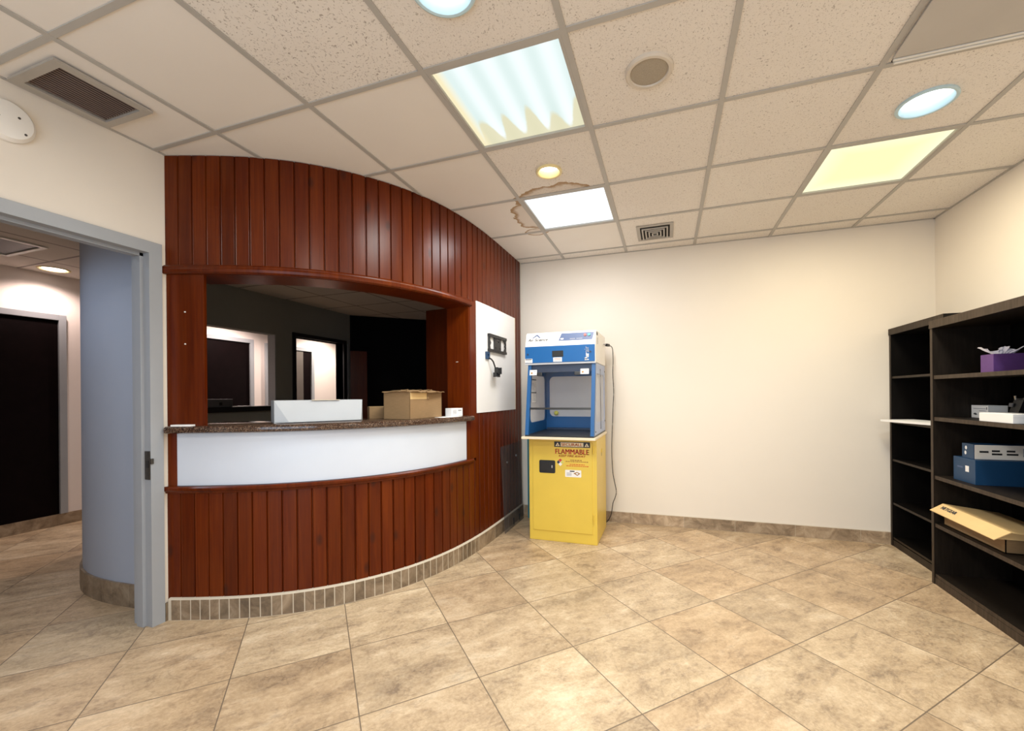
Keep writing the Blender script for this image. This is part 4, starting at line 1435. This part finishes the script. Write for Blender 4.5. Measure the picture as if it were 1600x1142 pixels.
# head
hx0, hx1 = 1.037, 1.640
prof = [(1.872, ZT + .004), (1.872, 1.650), (1.912, 1.768), (1.925, 1.774), (2.432, 1.774), (2.440, 1.766), (2.440, ZT + .004)]
hdm = MB()
A = [hdm.bm.verts.new((hx0, y_, z_)) for y_, z_ in prof]
B = [hdm.bm.verts.new((hx1, y_, z_)) for y_, z_ in prof]
hdm.bm.faces.new(A)
hdm.bm.faces.new(B[::-1])
for i in range(len(A)):
    j = (i + 1) % len(A)
    hdm.bm.faces.new((A[i], B[i], B[j], A[j]))
bmesh.ops.recalc_face_normals(hdm.bm, faces=hdm.bm.faces)
bmesh.ops.bevel(hdm.bm, geom=list(hdm.bm.edges), offset=.004, segments=2, affect='EDGES')
head = hdm.build('head_housing', M['hood_white'], fh)
MB().box(hx0, 1.868, ZT - .004, hx1, 1.90, ZT + .010, .002).build('lower_trim', plain('pale_gray', (.55, .57, .62), .4), fh)
fa = MB().box(hx0 + .002, 1.863, ZT + .012, hx1 - .004, 1.873, 1.650, .002).build('front_fascia', M['hood_blue'], fh)
FF = 1.8625


def fdecal(name, outer, mat, parent, y=FF, th=.0006):
    return MB().plate((0, y - .0006, 0), U_, V_, outer, (), th).build(name, mat, parent)


dsp = fdecal('display', rect(1.278, 1.556, 1.374, 1.608), M['black'], fa)
fdecal('note_label', rect(1.288, 1.516, 1.362, 1.552), M['paper'], fa)
for k in range(3):
    fdecal('print_line', rect(1.296, 1.522 + k * .009, 1.354, 1.526 + k * .009), M['red_ink' if k == 2 else 'gray_ink'], fa, FF - .0006)
fdecal('note_label', rect(1.040, 1.514, 1.104, 1.548), M['paper'], fa)
fdecal('print_line', rect(1.044, 1.538, 1.100, 1.545), M['ink'], fa, FF - .0006)
for k in range(2):
    fdecal('print_line', rect(1.048, 1.519 + k * .008, 1.094, 1.522 + k * .008), M['gray_ink'], fa, FF - .0006)
for xx, zz in ((1.064, 1.585), (1.600, 1.590)):
    MB().cyl((xx, FF + .001, zz), (xx, FF - .004, zz), .008, n=14).build('screw', M['hood_dark'], fa)
text('lettering', 'Pur', (1.588, FF, 1.524), (0, 0, 1), (-1, 0, 0), .058, .036, M['paper'], fa, bold=.05)
text('lettering', 'air', (1.588, FF, 1.586), (0, 0, 1), (-1, 0, 0), .048, .036, M['gray_ink'], fa)
# sloped control face
f0 = Vector((0, 1.872, 1.650))
fv = Vector((0, .040, .118)).normalized()
fn = Vector((1, 0, 0)).cross(fv)


def sl_plate(name, outer, mat, lift=.0008):
    p = f0 + fn * lift
    return MB().plate(p, (1, 0, 0), fv, outer, (), .0006).build(name, mat, head)


cp = sl_plate('control_panel', [(1.328, .044), (1.612, .044), (1.626, .112), (1.350, .112)], M['slate'])
for xx, mt in ((1.552, 'red_btn'), (1.585, 'teal_led')):
    p = f0 + Vector((xx, 0, 0)) + fv * .088
    MB().cyl(p, p + fn * .006, .011, n=20).build('button', M[mt], head)
sl_plate('panel_print', rect(1.345, .055, 1.37, .068), M['paper'], .0018)
for a, b_ in ((1.425, 1.47), (1.48, 1.53)):
    sl_plate('panel_print', rect(a, .056, b_, .061), M['gray_ink'], .0018)
sl_plate('brand_mark', [(1.092, .080), (1.130, .111), (1.142, .111), (1.170, .080), (1.158, .080), (1.135, .100), (1.104, .080)], M['slate'])
text('lettering', 'Air Science', f0 + Vector((1.058, 0, 0)) + fv * .050 + fn * .0006, (1, 0, 0), fv, .175, .025, M['ink'], head, shear=.25, bold=.04)
sl_plate('panel_print', rect(1.22, .040, 1.305, .043), M['gray_ink'])
MB().box(hx1 - .001, 1.93, 1.735, hx1 + .003, 1.985, 1.758, .001).build('power_switch', M['black'], head)
mvent = MB()
for k in range(5):
    mvent.box(hx1 - .001, 1.96, 1.665 + k * .011, hx1 + .0008, 2.01, 1.670 + k * .011)
mvent.build('side_vent', M['gray_ink'], head)

cbl = thing('power_cable', 'thin black power cable hanging down the wall beside the fume hood', 'cable', (1.70, 2.5, 0))
cpts = [(1.655, 2.47, 1.700), (1.672, 2.49, 1.702), (1.690, 2.52, 1.694), (1.700, 2.53, 1.66), (1.703, 2.53, 1.55), (1.699, 2.53, 1.45), (1.703, 2.53, 1.337), (1.706, 2.53, 1.25), (1.699, 2.53, 1.13), (1.692, 2.53, .969), (1.686, 2.53, .85), (1.683, 2.53, .723), (1.684, 2.53, .60), (1.692, 2.53, .478), (1.708, 2.53, .39), (1.722, 2.53, .309), (1.710, 2.53, .25), (1.691, 2.53, .202), (1.682, 2.53, .15), (1.672, 2.53, .09), (1.648, 2.53, .035), (1.62, 2.53, .008), (1.56, 2.535, .006)]
sm_pts = []
for i in range(len(cpts) - 1):
    P = [Vector(cpts[max(0, min(len(cpts) - 1, i + k))]) for k in (-1, 0, 1, 2)]
    for k in range(4):
        u = k / 4
        sm_pts.append(.5 * ((2 * P[1]) + (P[2] - P[0]) * u + (2 * P[0] - 5 * P[1] + 4 * P[2] - P[3]) * u * u + (3 * P[1] - P[0] - 3 * P[2] + P[3]) * u ** 3))
MB().tube(sm_pts, .0036, 8).build('cord', M['black'], cbl, True)
MB().obox((1.6425, 2.425, 1.69), (.018, .05, 0), (.0, 0, .024), (.022, -.008, 0), .004).build('plug', M['black'], cbl)
MB().tube([(1.642, 2.43, 1.705), (1.63, 2.36, 1.704), (1.6435, 2.30, 1.702)][:1] + [(1.650, 2.40, 1.703), (1.6445, 2.33, 1.700)], .0035, 8).build('lead', M['gray_ink'], cbl, True)

# ------------------------------------------------------------------ bookcases
def bookcase(label, x0, x1, y0, y1, top, tops, plinth, side='walnut', edge='walnut_edge', st=.024):
    t = thing('bookcase', label, 'bookcase', ((x0 + x1) / 2, (y0 + y1) / 2, 0), group='bookcases along the side wall')
    th = .026
    MB().box(x0, y0, 0, x1, y0 + th, top - .05, .0015).build('side_panel', [M[side], M[edge]], t)
    MB().box(x0, y1 - th, 0, x1, y1, top - .05, .0015).build('side_panel', [M[side], M[edge]], t)
    MB().box(x0 - .004, y0 - .003, top - .05, x1, y1 + .003, top, .0015).build('top_panel', [M[side], M[edge]], t)
    MB().box(x1 - .012, y0 + th, .0, x1 - .004, y1 - th, top - .05).build('back_panel', [M['black_laminate'], M[edge]], t)
    MB().box(x0 + .004, y0 + th, .0, x0 + .022, y1 - th, plinth, .001).build('plinth', [M[side], M[edge]], t)
    for z in tops:
        MB().box(x0 + .006, y0 + th, z - st, x1 - .012, y1 - th, z, .0015).build('shelf', [M[side], M[edge]], t)
    for o in t.children:
        if o.name.split('.')[0] != 'back_panel':
            for p in o.data.polygons:
                if p.normal.x < -.9:
                    p.material_index = 1
    return t


bookcase('black-brown bookcase with empty shelves, standing in the room corner', 3.90, 4.205, 1.915, 2.622, 1.746, (1.362, 1.004, .700, .350, .072), .05, 'black_laminate', 'black_edge', .017)
bookcase('larger dark walnut bookcase holding the purple tissue box and blue boxes', 3.81, 4.205, .955, 1.880, 1.695, (1.342, 1.075, .700, .392, .068), .046)

ws = MB().box(-.125, -.28, .0, .125, .28, .015, .002).build('white_shelf_board', M['paper'])
tag(ws, 'loose white board poking out of the corner bookcase', 'board')
ws.location, ws.rotation_euler = (3.985, 2.27, 1.0055), (0, 0, R(15))

tx = thing('tissue_box', 'purple tissue box with a tissue pulled up, on the topmost open shelf', 'tissue box', (3.96, 1.53, 1.342))
MB().box(3.900, 1.482, 1.3425, 4.035, 1.582, 1.445, .002).build('carton', M['purple'], tx)
rnd = random.Random(4)
tm = MB()
n_u, n_v = 40, 9
V = []
for i in range(n_u + 1):
    u = i / n_u - .5
    row = []
    for j in range(n_v + 1):
        v = j / n_v
        crinkle = .5 * math.sin(u * 33 + 2 * v) + .5 * math.sin(u * 57 + 1.3 - 3 * v)
        x_ = 3.968 + u * .155 * (.55 + .5 * v)
        y_ = 1.532 - u * .10 * v + .016 * crinkle * v + .004 * (rnd.random() - .5)
        z_ = 1.4445 + v * (.030 + .012 * math.sin(u * 13 + 1.0) + .009 * (u + .1) ** 2 * 4) + .004 * (rnd.random() - .5) * v
        row.append(tm.bm.verts.new((x_, y_, z_)))
    V.append(row)
for a, b_ in zip(V, V[1:]):
    for j in range(n_v):
        tm.bm.faces.new((a[j], b_[j], b_[j + 1], a[j + 1]))
g = bmesh.ops.extrude_face_region(tm.bm, geom=list(tm.bm.faces))
for q in g['geom']:
    if isinstance(q, bmesh.types.BMVert):
        q.co.y += .0016
bmesh.ops.recalc_face_normals(tm.bm, faces=tm.bm.faces)
tm.build('tissue', M['tissue'], tx, True)

sbx = thing('print_box', 'small white printed box behind the flat white carton', 'box', (4.05, 1.79, 1.075))
MB().box(4.00, 1.704, 1.0755, 4.09, 1.848, 1.152, .001).build('body', M['paper'], sbx)
for k, (a, b_) in enumerate(((1.722, 1.83), (1.722, 1.78))):
    MB().box(3.9993, a, 1.130 - k * .012, 4.0002, b_, 1.134 - k * .012).build('print_line', M['gray_ink'], sbx)
MB().plate((3.9990, 0, 0), (0, -1, 0), (0, 0, 1), [(-1.832, 1.098), (-1.815, 1.106), (-1.80, 1.100), (-1.795, 1.096), (-1.81, 1.092)], (), .0008).build('print_mark', M['ink'], sbx)
MB().box(3.9993, 1.712, 1.128, 4.0002, 1.718, 1.142).build('print_mark', M['ink'], sbx)

fb = thing('flat_carton', 'flat white carton lying at the shelf front', 'carton', (3.9, 1.33, 1.075))
MB().box(3.822, 1.217, 1.0755, 3.96, 1.455, 1.122, .002).build('body', M['paper'], fb)
MB().box(3.8228, 1.2162, 1.105, 3.9592, 1.2168, 1.1056).build('lid_seam', M['gray_ink'], fb)

pn = thing('handheld_scanner', 'black handheld device leaning upright behind the flat white carton', 'device', (4.03, 1.60, 1.075))
MB().obox((4.02, 1.595, 1.0765), (.03, -.008, .004), (.0, -.055, .0), (.012, -.042, .115), .006).build('body', M['black'], pn)
MB().obox((4.018, 1.578, 1.150), (.004, -.001, .0), (.0, -.024, .0), (.0, -.006, .02), .001).build('screen', M['gray_box'], pn)
MB().cyl((4.034, 1.552, 1.190), (4.030, 1.548, 1.212), .006, n=12).build('tip', M['metal'], pn)
bk2 = thing('black_box', 'low black box at the back of the shelf beside the handheld device', 'box', (4.05, 1.47, 1.075))
MB().box(4.03, 1.40, 1.0755, 4.13, 1.49, 1.148, .003).build('body', M['black'], bk2)
MB().box(4.0292, 1.42, 1.105, 4.0302, 1.475, 1.13).build('label', M['gray_box'], bk2)
cl2 = thing('cable_bundle', 'coiled black cable behind the flat white carton', 'cable', (4.05, 1.33, 1.075))
cp_ = []
for i in range(90):
    a = i / 90 * 2 * math.pi * 4
    cp_.append((4.05 + .045 * math.cos(a) + .006 * math.sin(3.1 * a), 1.33 + .055 * math.sin(a), 1.082 + .060 * (i / 90) + .006 * math.sin(2.3 * a)))
MB().tube(cp_, .004, 6).build('cord', M['black'], cl2, True)

bbx = thing('navy_box', 'navy blue cardboard box on the middle shelf under the port-fronted box', 'box', (3.97, 1.65, .70))
MB().box(3.86, 1.560, .7005, 4.17, 1.752, .843, .002).build('body', M['blue_card'], bbx)
MB().box(3.8592, 1.613, .765, 3.8604, 1.643, .800).build('label', M['paper'], bbx)
MB().box(3.8592, 1.665, .782, 3.8604, 1.715, .790).build('print_line', M['slate'], bbx)
nb = thing('switch_box', 'small blue box with a pale end printed with port outlines, on the navy box', 'box', (3.98, 1.64, .843))
MB().box(3.870, 1.590, .8435, 4.125, 1.691, .930, .0015).build('body', M['blue_card'], nb)
pf = MB().box(3.874, 1.5885, .846, 4.122, 1.5905, .928).build('end_print', M['pale_card'], nb)
for x0, x1, z0_ in ((3.895, 3.935, .884), (3.950, 3.985, .890), (3.950, 3.995, .872), (4.015, 4.052, .890), (4.015, 4.065, .872)):
    MB().box(x0, 1.5875, z0_, x1, 1.5887, z0_ + .010).build('port_print', M['black'], pf)
MB().box(4.085, 1.5875, .866, 4.090, 1.5887, .912).build('print_line', M['gray_ink'], pf)
for a, b_ in ((1.655, .905), (1.66, .875)):
    MB().ball((3.8695, a, b_), .009, (.15, 1, 1.3), 10).build('print_mark', M['paper'], nb)

# open carton with the slanted lid on the low shelf
oc_ = thing('open_carton', 'long pale brown carton with its lid tilted forward, on the lowest shelf but one', 'carton', (3.97, 1.6, .392))
y0, y1, x0, x1, zb, zt = 1.326, 1.835, 3.853, 4.10, .3925, .475
m_ = MB()
for q in ((x0, y0, zb, x0 + .004, y1, zt), (x1 - .004, y0, zb, x1, y1, zt), (x0, y0, zb, x1, y0 + .004, zt), (x0, y1 - .004, zb, x1, y1, zt), (x0, y0, zb, x1, y1, zb + .004)):
    m_.box(*q)
m_.build('body', M['cardboard'], oc_)
lid = MB()
# front flap slopes down to the room, rear flap slopes down to the back
f1, f2 = Vector((3.785, 1.842, .476)), Vector((3.785, 1.288, .467))
r1, r2 = Vector((3.838, 1.815, .526)), Vector((3.838, 1.261, .517))
e1, e2 = Vector((4.11, 1.815, .490)), Vector((4.11, 1.280, .486))
for quad in ((f1, f2, r2, r1), (r1, r2, e2, e1)):
    lid.bm.faces.new([lid.bm.verts.new(p) for p in quad])
bmesh.ops.remove_doubles(lid.bm, verts=lid.bm.verts, dist=1e-5)
bmesh.ops.recalc_face_normals(lid.bm, faces=lid.bm.faces)
g = bmesh.ops.extrude_face_region(lid.bm, geom=list(lid.bm.faces))
for q in g['geom']:
    if isinstance(q, bmesh.types.BMVert):
        q.co += Vector((-.001, 0, .0035))
bmesh.ops.recalc_face_normals(lid.bm, faces=lid.bm.faces)
lido = lid.build('lid', M['card_pale'], oc_)
gp = MB()
gp.plate((0, 1.312, 0), (1, 0, 0), (0, 0, 1), [(3.795, .468), (3.838, .522), (3.95, .505), (4.02, .478), (4.0, .466), (3.9, .468)], (), .003)
gp.build('end_gusset', M['card_pale'], oc_)
uu = (f2 - f1).normalized()
vv = (r1 - f1)
vv = (vv - uu * vv.dot(uu)).normalized()
text('lettering', 'NETGEAR', f1 + uu * .060 + vv * .036 + Vector((-.0016, 0, .0038)), uu, vv, .135, .022, M['ink'], lido, .0012, bold=.06)
